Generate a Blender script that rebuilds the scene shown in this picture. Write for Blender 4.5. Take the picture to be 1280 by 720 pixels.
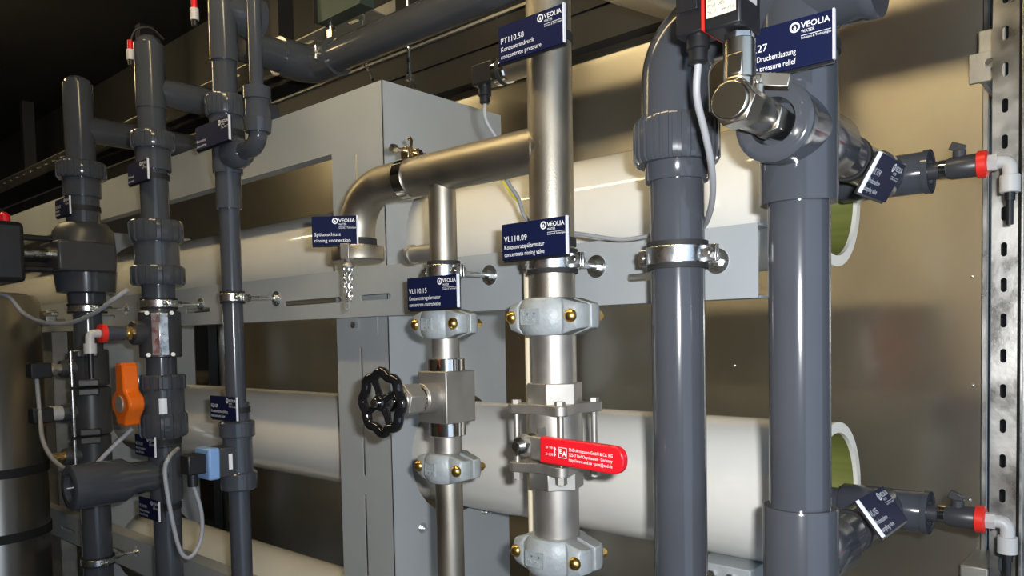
import bpy, math, random
from mathutils import Vector as V, Matrix
random.seed(7)
S = bpy.context.scene
for o in list(bpy.data.objects): bpy.data.objects.remove(o)
PI = math.pi
# ---------------------------------------------------------------- camera
H = 1.5                       # eye height; every coordinate below is relative to the eye, floor at z=-H
FPX, PX, PY = 953.0, 640.0, 458.0
CX = V((0.75277518, 0.65796622, -0.0202482))       # camera right, up, back in world axes
CY = V((-0.01243115, 0.04496282, 0.99891131))
CZ = V((0.65816031, -0.75170393, 0.04202617))
cd = bpy.data.cameras.new('camera'); cam = bpy.data.objects.new('camera', cd)
S.collection.objects.link(cam); S.camera = cam
cd.sensor_width = 36; cd.lens = FPX / 1280 * 36; cd.shift_y = (PY - 360) / 1280; cd.clip_start = 0.02
M = Matrix((CX, CY, CZ)).transposed().to_4x4(); M.translation = (0, 0, H); cam.matrix_world = M
# ---------------------------------------------------------------- light
S.view_settings.view_transform = 'Standard'; S.view_settings.look = 'None'
S.view_settings.gamma = 1; S.view_settings.use_curve_mapping = False
S.view_settings.exposure = 0.0
W = bpy.data.worlds.new('World'); S.world = W; W.use_nodes = True
W.node_tree.nodes['Background'].inputs[0].default_value = (0.62, 0.78, 1.0, 1)
W.node_tree.nodes['Background'].inputs[1].default_value = 1.2
fl = bpy.data.lights.new('camera_flash_offscreen', 'AREA'); fl.shape = 'RECTANGLE'; fl.size = 0.03; fl.size_y = 0.018
fl.energy = 14.0; fl.color = (0.97, 0.98, 1.0)
flo = bpy.data.objects.new('camera_flash_offscreen', fl); S.collection.objects.link(flo)
Mf = Matrix((CX, CY, CZ)).transposed().to_4x4(); Mf.translation = V((0, 0, H)) + CX * 0.045 + CY * 0.03; flo.matrix_world = Mf
LAMP_WARM = (1.0, 0.77, 0.41); LAMP_E = 30.0
# ---------------------------------------------------------------- pixel measurement -> place, at a known depth
def ray(px, py):
    return CX * (px - PX) + CY * (PY - py) - CZ * FPX
def at(px, py, Y):
    r = ray(px, py); return r * (Y / r.y)
def zat(px, py, Y): return at(px, py, Y).z
# ---------------------------------------------------------------- materials
MATS = {}
def mat(name, col, rough=0.5, metal=0.0, noise=0.0, nscale=20, bump=0.0, bscale=200, emit=None, estr=0, spec=0.5, rvar=0.0, coat=0.0, stretch=None):
    m = bpy.data.materials.new(name); m.use_nodes = True; nt = m.node_tree; b = nt.nodes['Principled BSDF']
    b.inputs['Base Color'].default_value = (*col, 1); b.inputs['Roughness'].default_value = rough
    b.inputs['Metallic'].default_value = metal; b.inputs['Specular IOR Level'].default_value = spec
    b.inputs['Coat Weight'].default_value = coat
    tc = nt.nodes.new('ShaderNodeTexCoord'); src = tc.outputs['Object']
    if stretch:
        mp = nt.nodes.new('ShaderNodeMapping'); mp.inputs['Scale'].default_value = stretch
        nt.links.new(src, mp.inputs[0]); src = mp.outputs[0]
    if noise or rvar:
        n = nt.nodes.new('ShaderNodeTexNoise'); n.inputs['Scale'].default_value = nscale; n.inputs['Detail'].default_value = 5
        nt.links.new(src, n.inputs['Vector'])
        if noise:
            mr = nt.nodes.new('ShaderNodeMapRange'); mr.inputs['From Min'].default_value = 0.3; mr.inputs['From Max'].default_value = 0.7
            mr.inputs['To Min'].default_value = 1 - noise; mr.inputs['To Max'].default_value = 1 + noise
            nt.links.new(n.outputs['Fac'], mr.inputs['Value'])
            mx = nt.nodes.new('ShaderNodeVectorMath'); mx.operation = 'SCALE'; mx.inputs[0].default_value = col
            nt.links.new(mr.outputs[0], mx.inputs['Scale']); nt.links.new(mx.outputs[0], b.inputs['Base Color'])
        if rvar:
            m2 = nt.nodes.new('ShaderNodeMapRange'); m2.inputs['From Min'].default_value = 0.3; m2.inputs['From Max'].default_value = 0.7
            m2.inputs['To Min'].default_value = max(0.02, rough - rvar); m2.inputs['To Max'].default_value = rough + rvar
            nt.links.new(n.outputs['Fac'], m2.inputs['Value']); nt.links.new(m2.outputs[0], b.inputs['Roughness'])
    if bump:
        n2 = nt.nodes.new('ShaderNodeTexNoise'); n2.inputs['Scale'].default_value = bscale; n2.inputs['Detail'].default_value = 3
        nt.links.new(src, n2.inputs['Vector'])
        bp = nt.nodes.new('ShaderNodeBump'); bp.inputs['Strength'].default_value = bump; bp.inputs['Distance'].default_value = 0.002
        nt.links.new(n2.outputs['Fac'], bp.inputs['Height']); nt.links.new(bp.outputs[0], b.inputs['Normal'])
    if emit:
        b.inputs['Emission Color'].default_value = (*emit, 1); b.inputs['Emission Strength'].default_value = estr
    MATS[name] = m
mat('pvc', (0.060, 0.066, 0.078), 0.14, noise=0.06, nscale=9, bump=0.02, bscale=40)
mat('pvc_dark', (0.045, 0.047, 0.052), 0.36, noise=0.15, nscale=12, bump=0.05, bscale=80)
mat('gelcoat', (0.84, 0.83, 0.77), 0.07, noise=0.05, nscale=4, bump=0.03, bscale=14)
mat('liner', (0.19, 0.205, 0.05), 0.45, noise=0.2, nscale=14, stretch=(0.3, 3, 3))
mat('rim_white', (0.86, 0.84, 0.74), 0.4, noise=0.04)
mat('rackpaint', (0.385, 0.415, 0.43), 0.42, noise=0.05, nscale=6, bump=0.06, bscale=350)
mat('stainless', (0.44, 0.405, 0.335), 0.45, 1.0, noise=0.07, nscale=14, bump=0.10, bscale=500, rvar=0.05)
mat('nickel', (0.62, 0.58, 0.50), 0.26, 1.0, noise=0.06, nscale=40)
mat('stainless_bright', (0.42, 0.40, 0.365), 0.48, 0.85, noise=0.08, nscale=30, rvar=0.06)
mat('chrome', (0.80, 0.78, 0.74), 0.10, 1.0)
mat('zinc', (0.72, 0.74, 0.74), 0.28, 1.0, noise=0.10, nscale=60, rvar=0.08)
mat('cast_grey', (0.34, 0.375, 0.385), 0.5, 0.15, noise=0.10, nscale=70, bump=0.25, bscale=260)
mat('gold_zinc', (0.83, 0.56, 0.18), 0.28, 1.0, noise=0.15, nscale=80)
mat('brass', (0.80, 0.60, 0.28), 0.25, 1.0)
mat('red_sleeve', (0.72, 0.012, 0.022), 0.28, noise=0.04)
mat('red_ring', (0.80, 0.03, 0.02), 0.35)
mat('orange', (0.85, 0.16, 0.01), 0.30, noise=0.05)
mat('black', (0.012, 0.012, 0.014), 0.4, noise=0.2, nscale=30)
mat('black_gloss', (0.008, 0.008, 0.009), 0.10, coat=0.5)
mat('rubber', (0.015, 0.015, 0.016), 0.7, noise=0.2)
mat('navy', (0.0045, 0.0085, 0.042), 0.55, noise=0.05, spec=0.15)
mat('print_white', (0.85, 0.87, 0.9), 0.5)
mat('print_black', (0.02, 0.02, 0.02), 0.5)
mat('label_cream', (0.78, 0.70, 0.52), 0.5)
mat('edge_white', (0.75, 0.78, 0.85), 0.3)
mat('cable', (0.33, 0.34, 0.36), 0.5, noise=0.05)
mat('cable_yellow', (0.65, 0.6, 0.05), 0.5)
mat('white_plastic', (0.52, 0.52, 0.51), 0.4, noise=0.05)
mat('blue_plastic', (0.22, 0.38, 0.68), 0.4)
mat('wall_metal', (0.68, 0.64, 0.55), 0.41, 1.0, noise=0.07, nscale=5, bump=0.06, bscale=420)
def second_lobe(name, col, rough, fac):          # galvanised sheet: a broad and a tighter reflection
    nt = MATS[name].node_tree; b = nt.nodes['Principled BSDF']; out = nt.nodes['Material Output']
    g = nt.nodes.new('ShaderNodeBsdfAnisotropic'); g.inputs['Color'].default_value = (*col, 1); g.inputs['Roughness'].default_value = rough
    mx = nt.nodes.new('ShaderNodeMixShader'); mx.inputs[0].default_value = fac
    nt.links.new(b.outputs[0], mx.inputs[1]); nt.links.new(g.outputs[0], mx.inputs[2]); nt.links.new(mx.outputs[0], out.inputs['Surface'])
second_lobe('wall_metal', (0.42, 0.42, 0.40), 0.12, 0.15)
_nt = MATS['wall_metal'].node_tree; _b = _nt.nodes['Principled BSDF']       # rolled sheet: reflections smear vertically
_t = _nt.nodes.new('ShaderNodeTangent'); _t.direction_type = 'RADIAL'; _t.axis = 'Z'
_nt.links.new(_t.outputs[0], _b.inputs['Tangent']); _b.inputs['Anisotropic'].default_value = 0.9; _b.inputs['Anisotropic Rotation'].default_value = 0.25
mat('galv', (0.42, 0.415, 0.39), 0.34, 1.0, noise=0.18, nscale=22, bump=0.08, bscale=120, rvar=0.10)
mat('galv_dull', (0.45, 0.44, 0.40), 0.5, 0.7, noise=0.2, nscale=18)
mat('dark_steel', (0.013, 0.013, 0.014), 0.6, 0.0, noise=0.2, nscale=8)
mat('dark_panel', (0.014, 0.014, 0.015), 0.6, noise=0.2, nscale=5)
mat('floor', (0.12, 0.12, 0.12), 0.6, noise=0.2, nscale=12, bump=0.2, bscale=60)
mat('room_wall', (0.12, 0.12, 0.115), 0.5, noise=0.06, nscale=3)
mat('tray_zinc', (0.42, 0.40, 0.33), 0.5, 0.3, noise=0.15, nscale=20)
mat('tank_steel', (0.36, 0.345, 0.32), 0.30, 1.0, noise=0.06, nscale=3, stretch=(1, 1, 0.2))
mat('green_bracket', (0.05, 0.075, 0.062), 0.5, 0.2, noise=0.1)
mat('lamp_glow', (0.9, 0.9, 0.85), 0.5, emit=LAMP_WARM, estr=LAMP_E)
# ---------------------------------------------------------------- mesh kit
X, Y, Z = V((1, 0, 0)), V((0, 1, 0)), V((0, 0, 1))
def frame(a):
    a = V(a).normalized(); h = Z if abs(a.z) < 0.9 else X
    u = h.cross(a).normalized(); return u, a.cross(u), a
class MB:
    def __init__(s): s.v = []; s.f = []
    def add(s, vs, fs):
        b = len(s.v); s.v += [tuple(p) for p in vs]; s.f += [tuple(b + i for i in f) for f in fs]; return s
    def rings(s, loops, cap=True, closed=False):
        n = len(loops[0]); vs = [p for l in loops for p in l]; fs = []
        m = len(loops)
        for i in range(m if closed else m - 1):
            for j in range(n):
                k = (j + 1) % n; i2 = (i + 1) % m
                fs.append((i * n + j, i * n + k, i2 * n + k, i2 * n + j))
        if cap and not closed:
            fs.append(tuple(range(n - 1, -1, -1))); fs.append(tuple((m - 1) * n + j for j in range(n)))
        return s.add(vs, fs)
    def lathe(s, p, a, prof, n=32, cap=True):
        u, w, a = frame(a); p = V(p); L = []
        for t, r in prof:
            L.append([p + a * t + u * (max(r, 1e-5) * math.cos(2 * PI * j / n)) + w * (max(r, 1e-5) * math.sin(2 * PI * j / n)) for j in range(n)])
        return s.rings(L, cap)
    def cyl(s, p0, p1, r, r1=None, n=28, ch=0.0):
        p0, p1 = V(p0), V(p1); a = p1 - p0; l = a.length; r1 = r if r1 is None else r1
        pr = [(0, r - ch), (ch, r), (l - ch, r1), (l, r1 - ch)] if ch else [(0, r), (l, r1)]
        return s.lathe(p0, a, pr, n)
    def shell(s, p0, p1, ro, ri, n=48):
        p0, p1 = V(p0), V(p1); l = (p1 - p0).length
        u, w, a = frame(p1 - p0); L = []
        for t, r in [(0, ri), (0, ro), (l, ro), (l, ri)]:
            L.append([p0 + a * t + u * (r * math.cos(2 * PI * j / n)) + w * (r * math.sin(2 * PI * j / n)) for j in range(n)])
        return s.rings(L, cap=False, closed=True)
    def tube(s, pts, r, n=16, cap=True, closed=False):
        pts = [V(p) for p in pts]; L = []; N = len(pts)
        def tan(i):
            if closed: return (pts[(i + 1) % N] - pts[i - 1]).normalized()
            return (pts[min(i + 1, N - 1)] - pts[max(i - 1, 0)]).normalized()
        u, w, a = frame(tan(0))
        for i, p in enumerate(pts):
            t = tan(i); u = (u - t * u.dot(t)).normalized(); w = t.cross(u)
            rr = r[i] if isinstance(r, (list, tuple)) else r
            L.append([p + u * (rr * math.cos(2 * PI * j / n)) + w * (rr * math.sin(2 * PI * j / n)) for j in range(n)])
        return s.rings(L, cap, closed)
    def box(s, c, d, u=X, v=Y, w=Z):
        c = V(c); u, v, w = V(u) * d[0] / 2, V(v) * d[1] / 2, V(w) * d[2] / 2
        P = [c + u * i + v * j + w * k for k in (-1, 1) for j in (-1, 1) for i in (-1, 1)]
        return s.add(P, [(0, 2, 3, 1), (4, 5, 7, 6), (0, 1, 5, 4), (2, 6, 7, 3), (0, 4, 6, 2), (1, 3, 7, 5)])
    def bx(s, x0, x1, y0, y1, z0, z1):
        return s.box(((x0 + x1) / 2, (y0 + y1) / 2, (z0 + z1) / 2), (abs(x1 - x0), abs(y1 - y0), abs(z1 - z0)))
    def prism(s, poly, o, u, v, w, d):
        o, u, v, w = V(o), V(u), V(v), V(w); n = len(poly)
        a = [o + u * p[0] + v * p[1] for p in poly]; b = [q + w * d for q in a]
        fs = [tuple(range(n - 1, -1, -1)), tuple(range(n, 2 * n))] + [(i, (i + 1) % n, n + (i + 1) % n, n + i) for i in range(n)]
        return s.add(a + b, fs)
    def hexa(s, p0, a, af, l, rot=0.0):        # hex nut, af = across flats
        u, w, a = frame(a); R = af / math.sqrt(3)
        return s.prism([(R * math.cos(rot + i * PI / 3), R * math.sin(rot + i * PI / 3)) for i in range(6)], p0, u, w, a, l)
    def gear(s, p0, a, r, l, n=24, dep=0.0022):  # ribbed union nut
        u, w, a = frame(a); p0 = V(p0); L = []
        for t, k in ((0, 0.93), (l * 0.12, 1), (l * 0.88, 1), (l, 0.93)):
            c = []
            for i in range(n):
                for q, rr in ((0.0, r), (0.55, r), (0.6, r - dep), (0.95, r - dep)):
                    th = 2 * PI * (i + q) / n; c.append(p0 + a * t + u * (rr * k * math.cos(th)) + w * (rr * k * math.sin(th)))
            L.append(c)
        return s.rings(L)
    def slotted(s, o, u, v, w, length, width, th, slots, vc):   # strip with rounded slots [(centre, length, width)]
        pos = 0.0
        for c, sl, sw in sorted(slots):
            a, b = c - sl / 2, c + sl / 2; r = min(sw, sl) / 2
            s.prism([(pos, 0), (a, 0), (a, width), (pos, width)], o, u, v, w, th)
            arc = []
            if sl >= sw:
                e = [(b - r + r * math.cos(t), vc + r * math.sin(t)) for t in [i * PI / 12 for i in range(0, 7)]] + [(a + r + r * math.cos(t), vc + r * math.sin(t)) for t in [PI / 2 + i * PI / 12 for i in range(0, 7)]]
            else:
                h = sw / 2 - r
                e = [(c + r * math.cos(t), vc + h + r * math.sin(t)) for t in [i * PI / 12 for i in range(0, 13)]]
                e = [(b, vc)] + e + [(a, vc)] if h > 1e-6 else e
            s.prism([(a, width)] + [(a, vc)] + e[::-1] [0:] + [(b, vc), (b, width)], o, u, v, w, th)
            lo = [(p, 2 * vc - q) for p, q in e]
            s.prism([(b, 0), (b, vc)] + lo + [(a, vc), (a, 0)], o, u, v, w, th)
            pos = b
        s.prism([(pos, 0), (length, 0), (length, width), (pos, width)], o, u, v, w, th); return s
    def mesh(s, name, m, smooth=38):
        me = bpy.data.meshes.new(name); me.from_pydata([(p[0], p[1], p[2] + H) for p in s.v], [], s.f)
        me.validate(); me.update()
        import bmesh
        b = bmesh.new(); b.from_mesh(me); bmesh.ops.remove_doubles(b, verts=b.verts, dist=1e-6)
        bmesh.ops.recalc_face_normals(b, faces=b.faces); b.to_mesh(me); b.free()
        me.polygons.foreach_set('use_smooth', [True] * len(me.polygons)); me.set_sharp_from_angle(angle=math.radians(smooth))
        me.materials.append(MATS[m]); return me
def arcpath(pts, R, n=10):         # polyline with filleted corners
    pts = [V(p) for p in pts]; out = [pts[0]]
    for i in range(1, len(pts) - 1):
        a, b, c = pts[i - 1], pts[i], pts[i + 1]; d1 = (b - a).normalized(); d2 = (c - b).normalized()
        ang = d1.angle(d2)
        if ang < 1e-3: continue
        t = R * math.tan(ang / 2); p = b - d1 * t; nrm = (d2 - d1 * d1.dot(d2)).normalized(); cen = p + nrm * R
        for k in range(n + 1):
            th = ang * k / n; out.append(cen - nrm * (R * math.cos(th)) + d1 * (R * math.sin(th)))
    out.append(pts[-1]); return out
def spline(pts, n=8):              # Catmull-Rom through points
    P = [V(p) for p in pts]; P = [P[0] * 2 - P[1]] + P + [P[-1] * 2 - P[-2]]; out = []
    for i in range(1, len(P) - 2):
        for k in range(n):
            t = k / n; a, b, c, d = P[i - 1:i + 3]
            out.append(0.5 * ((2 * b) + (c - a) * t + (2 * a - 5 * b + 4 * c - d) * t * t + (3 * b - a - 3 * c + d) * t ** 3))
    out.append(P[-2]); return out
# ---------------------------------------------------------------- things
def link(o): S.collection.objects.link(o); return o
class T:
    def __init__(s, name, label, cat, group=None): s.a = (name, label, cat, group); s.p = []
    def part(s, name, mb, m, parent=None, bevel=0, smooth=38, label=None, kind=None):
        o = link(bpy.data.objects.new(name, mb.mesh(name, m, smooth)))
        if bevel:
            bv = o.modifiers.new('bevel', 'BEVEL'); bv.width = bevel; bv.segments = 2; bv.limit_method = 'ANGLE'; bv.angle_limit = math.radians(45)
        if label: o['label'] = label
        if kind: o['kind'] = kind
        s.p.append((o, parent)); return o
    def done(s):
        name, label, cat, group = s.a
        co = [v.co for o, _ in s.p for v in o.data.vertices]
        b = V(((min(c.x for c in co) + max(c.x for c in co)) / 2, (min(c.y for c in co) + max(c.y for c in co)) / 2, min(c.z for c in co)))
        for o, _ in s.p: o.data.transform(Matrix.Translation(-b))
        if len(s.p) == 1:
            r = s.p[0][0]; r.name = name; r.location = b
        else:
            r = link(bpy.data.objects.new(name, None)); r.location = b; r.empty_display_size = 0.05
            for o, par in s.p: o.parent = par if par else r
        r['label'] = label; r['category'] = cat
        if group: r['group'] = group
        return r
def single(name, mb, m, label, cat, group=None, bevel=0, smooth=38):
    t = T(name, label, cat, group); t.part(name, mb, m, bevel=bevel, smooth=smooth); return t.done()
def struct(name, mb, m, parent=None, bevel=0, label=None):
    o = link(bpy.data.objects.new(name, mb.mesh(name, m)))
    if parent: o.parent = parent
    else: o['kind'] = 'structure'
    if bevel:
        bv = o.modifiers.new('bevel', 'BEVEL'); bv.width = bevel; bv.segments = 2
    if label: o['label'] = label
    return o
# text as flat print: returns 2D verts, faces, scaled to a given cap height / width
def text2d(s, size, align='LEFT', bold=0.0, sx=1.0):
    c = bpy.data.curves.new('t', 'FONT'); c.body = s; c.size = size; c.align_x = align; c.resolution_u = 2; c.offset = bold * size
    o = link(bpy.data.objects.new('t', c)); dg = bpy.context.evaluated_depsgraph_get(); dg.update()
    me = bpy.data.meshes.new_from_object(o.evaluated_get(dg)); vs = [(v.co.x * sx, v.co.y) for v in me.vertices]; fs = [tuple(p.vertices) for p in me.polygons]
    bpy.data.objects.remove(o); bpy.data.curves.remove(c); bpy.data.meshes.remove(me); return vs, fs
def put_text(mb, s, o, u, v, size, align='LEFT', bold=0.0, sx=1.0, fit=None):
    vs, fs = text2d(s, size, align, bold, sx)
    if not vs: return
    k = 1.0
    if fit:
        w = max(p[0] for p in vs) - min(p[0] for p in vs)
        if w > fit: k = fit / w
    mb.add([V(o) + V(u) * (p[0] * k) + V(v) * p[1] for p in vs], fs)
def put_relief(mb, s, o, u, v, size, dep, fit):
    c = bpy.data.curves.new('t', 'FONT'); c.body = s; c.size = size; c.resolution_u = 1; c.extrude = dep / 2; c.offset = 0.02 * size
    ob = link(bpy.data.objects.new('t', c)); dg = bpy.context.evaluated_depsgraph_get(); dg.update()
    me = bpy.data.meshes.new_from_object(ob.evaluated_get(dg)); vs = [tuple(q.co) for q in me.vertices]; fs = [tuple(p.vertices) for p in me.polygons]
    bpy.data.objects.remove(ob); bpy.data.curves.remove(c); bpy.data.meshes.remove(me)
    w = max(p[0] for p in vs) - min(p[0] for p in vs); k = min(1.0, fit / w); n = V(u).cross(V(v))
    mb.add([V(o) + V(u) * (p[0] * k) + V(v) * p[1] + n * p[2] for p in vs], fs)
def disc_ring(mb, o, u, v, ro, ri, n=24):
    L = [[V(o) + V(u) * (r * math.cos(2 * PI * j / n)) + V(v) * (r * math.sin(2 * PI * j / n)) for j in range(n)] for r in (ro, ri)]
    mb.rings(L, cap=False)

# ================================================================= THE SETTING
WY = 1.45; CEIL = 1.16; EDGE = -0.243
struct('floor', MB().bx(-5.4, 1.7, -1.4, 1.56, -H - 0.05, -H), 'floor')
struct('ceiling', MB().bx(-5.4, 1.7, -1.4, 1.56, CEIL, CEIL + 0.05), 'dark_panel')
wb = struct('wall_back', MB().bx(-5.4, EDGE, WY, WY + 0.02, -H, CEIL), 'wall_metal')
for px, py in ((1216, 346), (1216, 482), (1212, 625), (918, 457)):
    p = at(px, py, WY); m = MB().lathe((p.x, WY + 0.001, p.z), -Y, [(0, 0.003), (0.0015, 0.0028), (0.0025, 0.0012)], 12)
    struct('screw', m, 'zinc', wb)
struct('wall_recess', MB().bx(EDGE - 0.1, 1.7, 1.5, 1.56, -H, CEIL), 'dark_panel')
struct('wall_left', MB().bx(-5.4, -5.3, -1.4, 1.56, -H, CEIL), 'room_wall')
struct('wall_front', MB().bx(-5.4, 1.7, -1.42, -1.36, -H, CEIL), 'room_wall')
struct('trim_1', MB().bx(EDGE, EDGE + 0.010, WY - 0.012, WY + 0.012, -H, CEIL).bx(EDGE + 0.010, EDGE + 0.014, WY - 0.004, WY + 0.05, -H, CEIL), 'galv', bevel=0.002)
# dark cable duct against the wall, body carried up to darken the wall above
t = T('cable_duct', 'long dark cable duct along the back wall, body extended to the ceiling to darken the wall', 'duct')
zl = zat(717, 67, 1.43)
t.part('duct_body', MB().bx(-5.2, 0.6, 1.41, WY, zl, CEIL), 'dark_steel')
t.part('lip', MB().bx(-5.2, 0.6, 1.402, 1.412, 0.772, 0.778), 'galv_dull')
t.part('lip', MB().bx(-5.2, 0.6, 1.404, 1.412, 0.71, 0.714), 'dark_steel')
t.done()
# perforated ceiling rail (cable tray) near the wall
t = T('cable_tray', 'slotted galvanised cable tray running under the dark ceiling', 'cable tray')
sl = [(0.06 + i * 0.10, 0.04, 0.012) for i in range(36)]
t.part('side_rail', MB().slotted((-5.2, 1.335, 0.83), X, Z, Y, 3.65, 0.048, 0.003, sl, 0.022), 'tray_zinc')
t.part('bottom_flange', MB().slotted((-5.2, 1.24, 0.827), X, Y, Z, 3.65, 0.095, 0.003, sl, 0.03), 'tray_zinc')
for x in (-4.2, -2.9, -2.0): t.part('hanger', MB().bx(x, x + 0.04, 1.25, 1.3, 0.83, CEIL + 0.002), 'dark_steel')
t.done()
# ceiling lamps (above the frame): batten with glowing diffuser
def lamp(name, x0, x1, label):
    t = T(name + '_offscreen', label, 'lamp')
    t.part('housing', MB().bx(x0 - 0.03, x1 + 0.03, 0.36, 0.46, 1.13, CEIL + 0.001), 'white_plastic', bevel=0.004)
    t.part(name + '_diffuser_offscreen', MB().cyl((x0, 0.41, 1.10), (x1, 0.41, 1.10), 0.026, n=20), 'lamp_glow')
    for x in (x0, x1): t.part('end_cap', MB().bx(x - 0.012, x + 0.012, 0.375, 0.445, 1.07, 1.135), 'white_plastic', bevel=0.003)
    t.done()
lamp('ceiling_lamp', -1.75, -0.25, 'long warm tube lamp on the ceiling above the stainless pipes')
lamp('ceiling_tube_lamp', -3.5, -2.35, 'warm tube lamp on the ceiling above the steel tank')
# right-hand slotted strut
t = T('slotted_strut', 'galvanised upright strut with a row of vertical slots beside the wall panel', 'strut')
sx0, sx1, sy = -0.199, -0.168, 1.25
zs = zat(1260, 40, sy); slots = []
z = zs
while z < CEIL - 0.03: z += 0.0492
while z > -H + 0.05:
    slots.append((z + H, 0.0195, 0.0075)); z -= 0.0492
t.part('web', MB().slotted((sx0, sy, -H), Z, X, Y, H + CEIL, sx1 - sx0, 0.0022, slots, (sx1 - sx0) * 0.48), 'galv')
t.part('flange', MB().bx(sx0, sx0 + 0.0022, sy + 0.001, sy + 0.03, -H, CEIL), 'galv')
t.part('flange', MB().bx(sx1 - 0.0022, sx1, sy + 0.001, sy + 0.03, -H, CEIL), 'galv')
t.done()
single('edge_profile', MB().bx(-0.163, -0.159, 1.235, 1.28, -H, CEIL).bx(-0.159, -0.09, 1.262, 1.28, -H, CEIL), 'galv', 'plain galvanised edge profile beside the slotted strut', 'profile', bevel=0.001)
t = T('angle_bracket', 'small grey angle bracket between wall edge and strut top', 'bracket')
a = at(1212, 70, 1.33); b = at(1245, 100, 1.33)
t.part('shelf', MB().bx(a.x, b.x + 0.012, 1.325, 1.331, b.z, a.z), 'galv_dull', bevel=0.001)
t.part('tab', MB().bx(at(1223, 40, 1.33).x, b.x + 0.012, 1.331, 1.336, b.z, zat(1230, 37, 1.33)), 'galv_dull', bevel=0.002)
t.part('bolt', MB().hexa(at(1237, 78, 1.318), Y, 0.012, 0.01), 'zinc')
t.part('back_leg', MB().bx(a.x + 0.014, a.x + 0.02, 1.33, WY + 0.001, b.z, a.z), 'galv_dull')
t.done()
single('foot_bracket', MB().bx(at(1205, 700, 1.36).x, at(1240, 700, 1.36).x, 1.33, WY + 0.001, zat(1205, 760, 1.36), zat(1205, 700, 1.36)), 'galv_dull', 'grey metal block bracket low on the wall beside the strut', 'bracket', bevel=0.002)

# ================================================================= PRESSURE VESSELS AND RACK
TY, TR = 1.14, 0.11; TZ = (0.199, -0.248, -0.698); XE = -0.375
vn = ('top white fibreglass pressure tube resting behind the mounting rail', 'middle white fibreglass pressure tube running behind the red lever valve', 'lowest white fibreglass pressure tube near the floor of the rack')
for zc, lb in zip(TZ, vn):
    t = T('pressure_vessel', lb, 'pressure tube', 'white pressure tubes in the rack')
    c = V((XE, TY, zc))
    t.part('shell', MB().lathe(c, -X, [(0.0, TR - 0.014), (0.0, TR), (3.9, TR), (3.9, TR - 0.02)], 72, cap=False), 'gelcoat')
    t.part('rim', MB().shell(c + X * 0.002, c - X * 0.004, TR + 0.0005, TR - 0.015, 72), 'rim_white')
    t.part('liner', MB().lathe(c - X * 0.003, -X, [(0, TR - 0.0145), (0.09, TR - 0.0145), (0.095, TR - 0.018)], 72, cap=False), 'liner')
    t.part('end_plug', MB().lathe(c - X * 0.088, -X, [(0, 0.001), (0, TR - 0.015), (0.03, TR - 0.015), (0.03, 0.001)], 56, cap=False), 'pvc_dark')
    t.done()
# rack: uprights with holes, top cover
UX0, UX1, UY0, UY1 = -1.325, -1.157, 0.96, 1.30; UT = 0.493
def holed_plate(mb, x, th, y0, y1, z0, z1, holes, r):
    zs = [z0] + [ (holes[i] + holes[i + 1]) / 2 for i in range(len(holes) - 1)] + [z1]
    for i, hz in enumerate(holes):
        a, b = zs[i], zs[i + 1]; n = 16
        for sgn in (-1, 1):
            e = [(TY + sgn * r * math.sin(k * PI / n), hz - r * math.cos(k * PI / n)) for k in range(n + 1)]
            yy = y0 if sgn < 0 else y1
            mb.prism([(yy, a), (TY, a)] + e + [(TY, b), (yy, b)], (x, 0, 0), Y, Z, -X, th)
hr = 0.13
t = T('vessel_rack', 'grey painted steel rack upright with round cut-outs and top cover', 'rack')
m = MB(); holed_plate(m, UX1, 0.003, UY0, UY1, -H, UT, sorted(TZ), hr); t.part('holed_plate', m, 'rackpaint')
fl_ = MB(); w = UX1 - UX0; xs = 0.055
slots = []
for a, b in ((190, 226), (434, 595), (617, 740)):
    z1, z0 = zat(452, a, UY0), zat(454, b, UY0); slots.append(((z0 + z1) / 2 + H, z1 - z0, 0.0085))
fl_.slotted((UX0, UY0, -H), Z, X, Y, H + UT, w, 0.003, slots, at(453, 500, UY0).x - UX0)
t.part('front_flange', fl_, 'rackpaint')
t.part('side_return', MB().bx(UX0, UX0 + 0.003, UY0 + 0.002, UY0 + 0.05, -H, 0.32), 'rackpaint')
zb = zat(368, 206, UY0)
t.part('top_cover', MB().bx(-3.4, UX0, UY0, UY0 + 0.003, zb, UT), 'rackpaint')
t.part('cover_lip', MB().bx(-3.4, UX0, UY0 + 0.002, UY0 + 0.03, zb, zb + 0.003), 'rackpaint')
t.part('cover_roof', MB().bx(-3.4, UX1 - 0.001, UY0 + 0.002, UY0 + 0.05, UT - 0.003, UT - 0.0001), 'rackpaint')
t.part('rear_flange', MB().bx(UX1 - 0.04, UX1 - 0.002, UY1 - 0.003, UY1, -H, UT), 'rackpaint')
for px, py in ((446, 406),):
    p = at(px, py, UY0); mm = MB().lathe((p.x, UY0 + 0.001, p.z), -Y, [(0, 0.011), (0.002, 0.011)], 20).hexa((p.x, UY0 - 0.001, p.z), -Y, 0.013, 0.009)
    t.part('bolt', mm, 'zinc')
for px, py in ((528, 660), (606, 640)):
    r = ray(px, py); p = r * (UX1 / r.x)
    mm = MB().lathe((UX1 - 0.001, p.y, p.z), X, [(0, 0.011), (0.002, 0.011)], 20).hexa((UX1 + 0.001, p.y, p.z), X, 0.011, 0.006).cyl((UX1, p.y, p.z), (UX1 + 0.018, p.y, p.z), 0.003, n=10)
    t.part('bolt', mm, 'zinc')
t.part('seam_plate', MB().bx(at(428, 395, UY0).x, at(472, 395, UY0).x, UY0 - 0.0015, UY0 + 0.001, zat(440, 419, UY0), 0.05), 'rackpaint')
t.done()
t = T('rack_upright', 'far grey rack upright standing between the dark pipes', 'rack')
m = MB(); holed_plate(m, -2.64, 0.003, UY0, UY1, -H, 0.36, sorted(TZ), hr); t.part('holed_plate', m, 'rackpaint')
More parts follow.
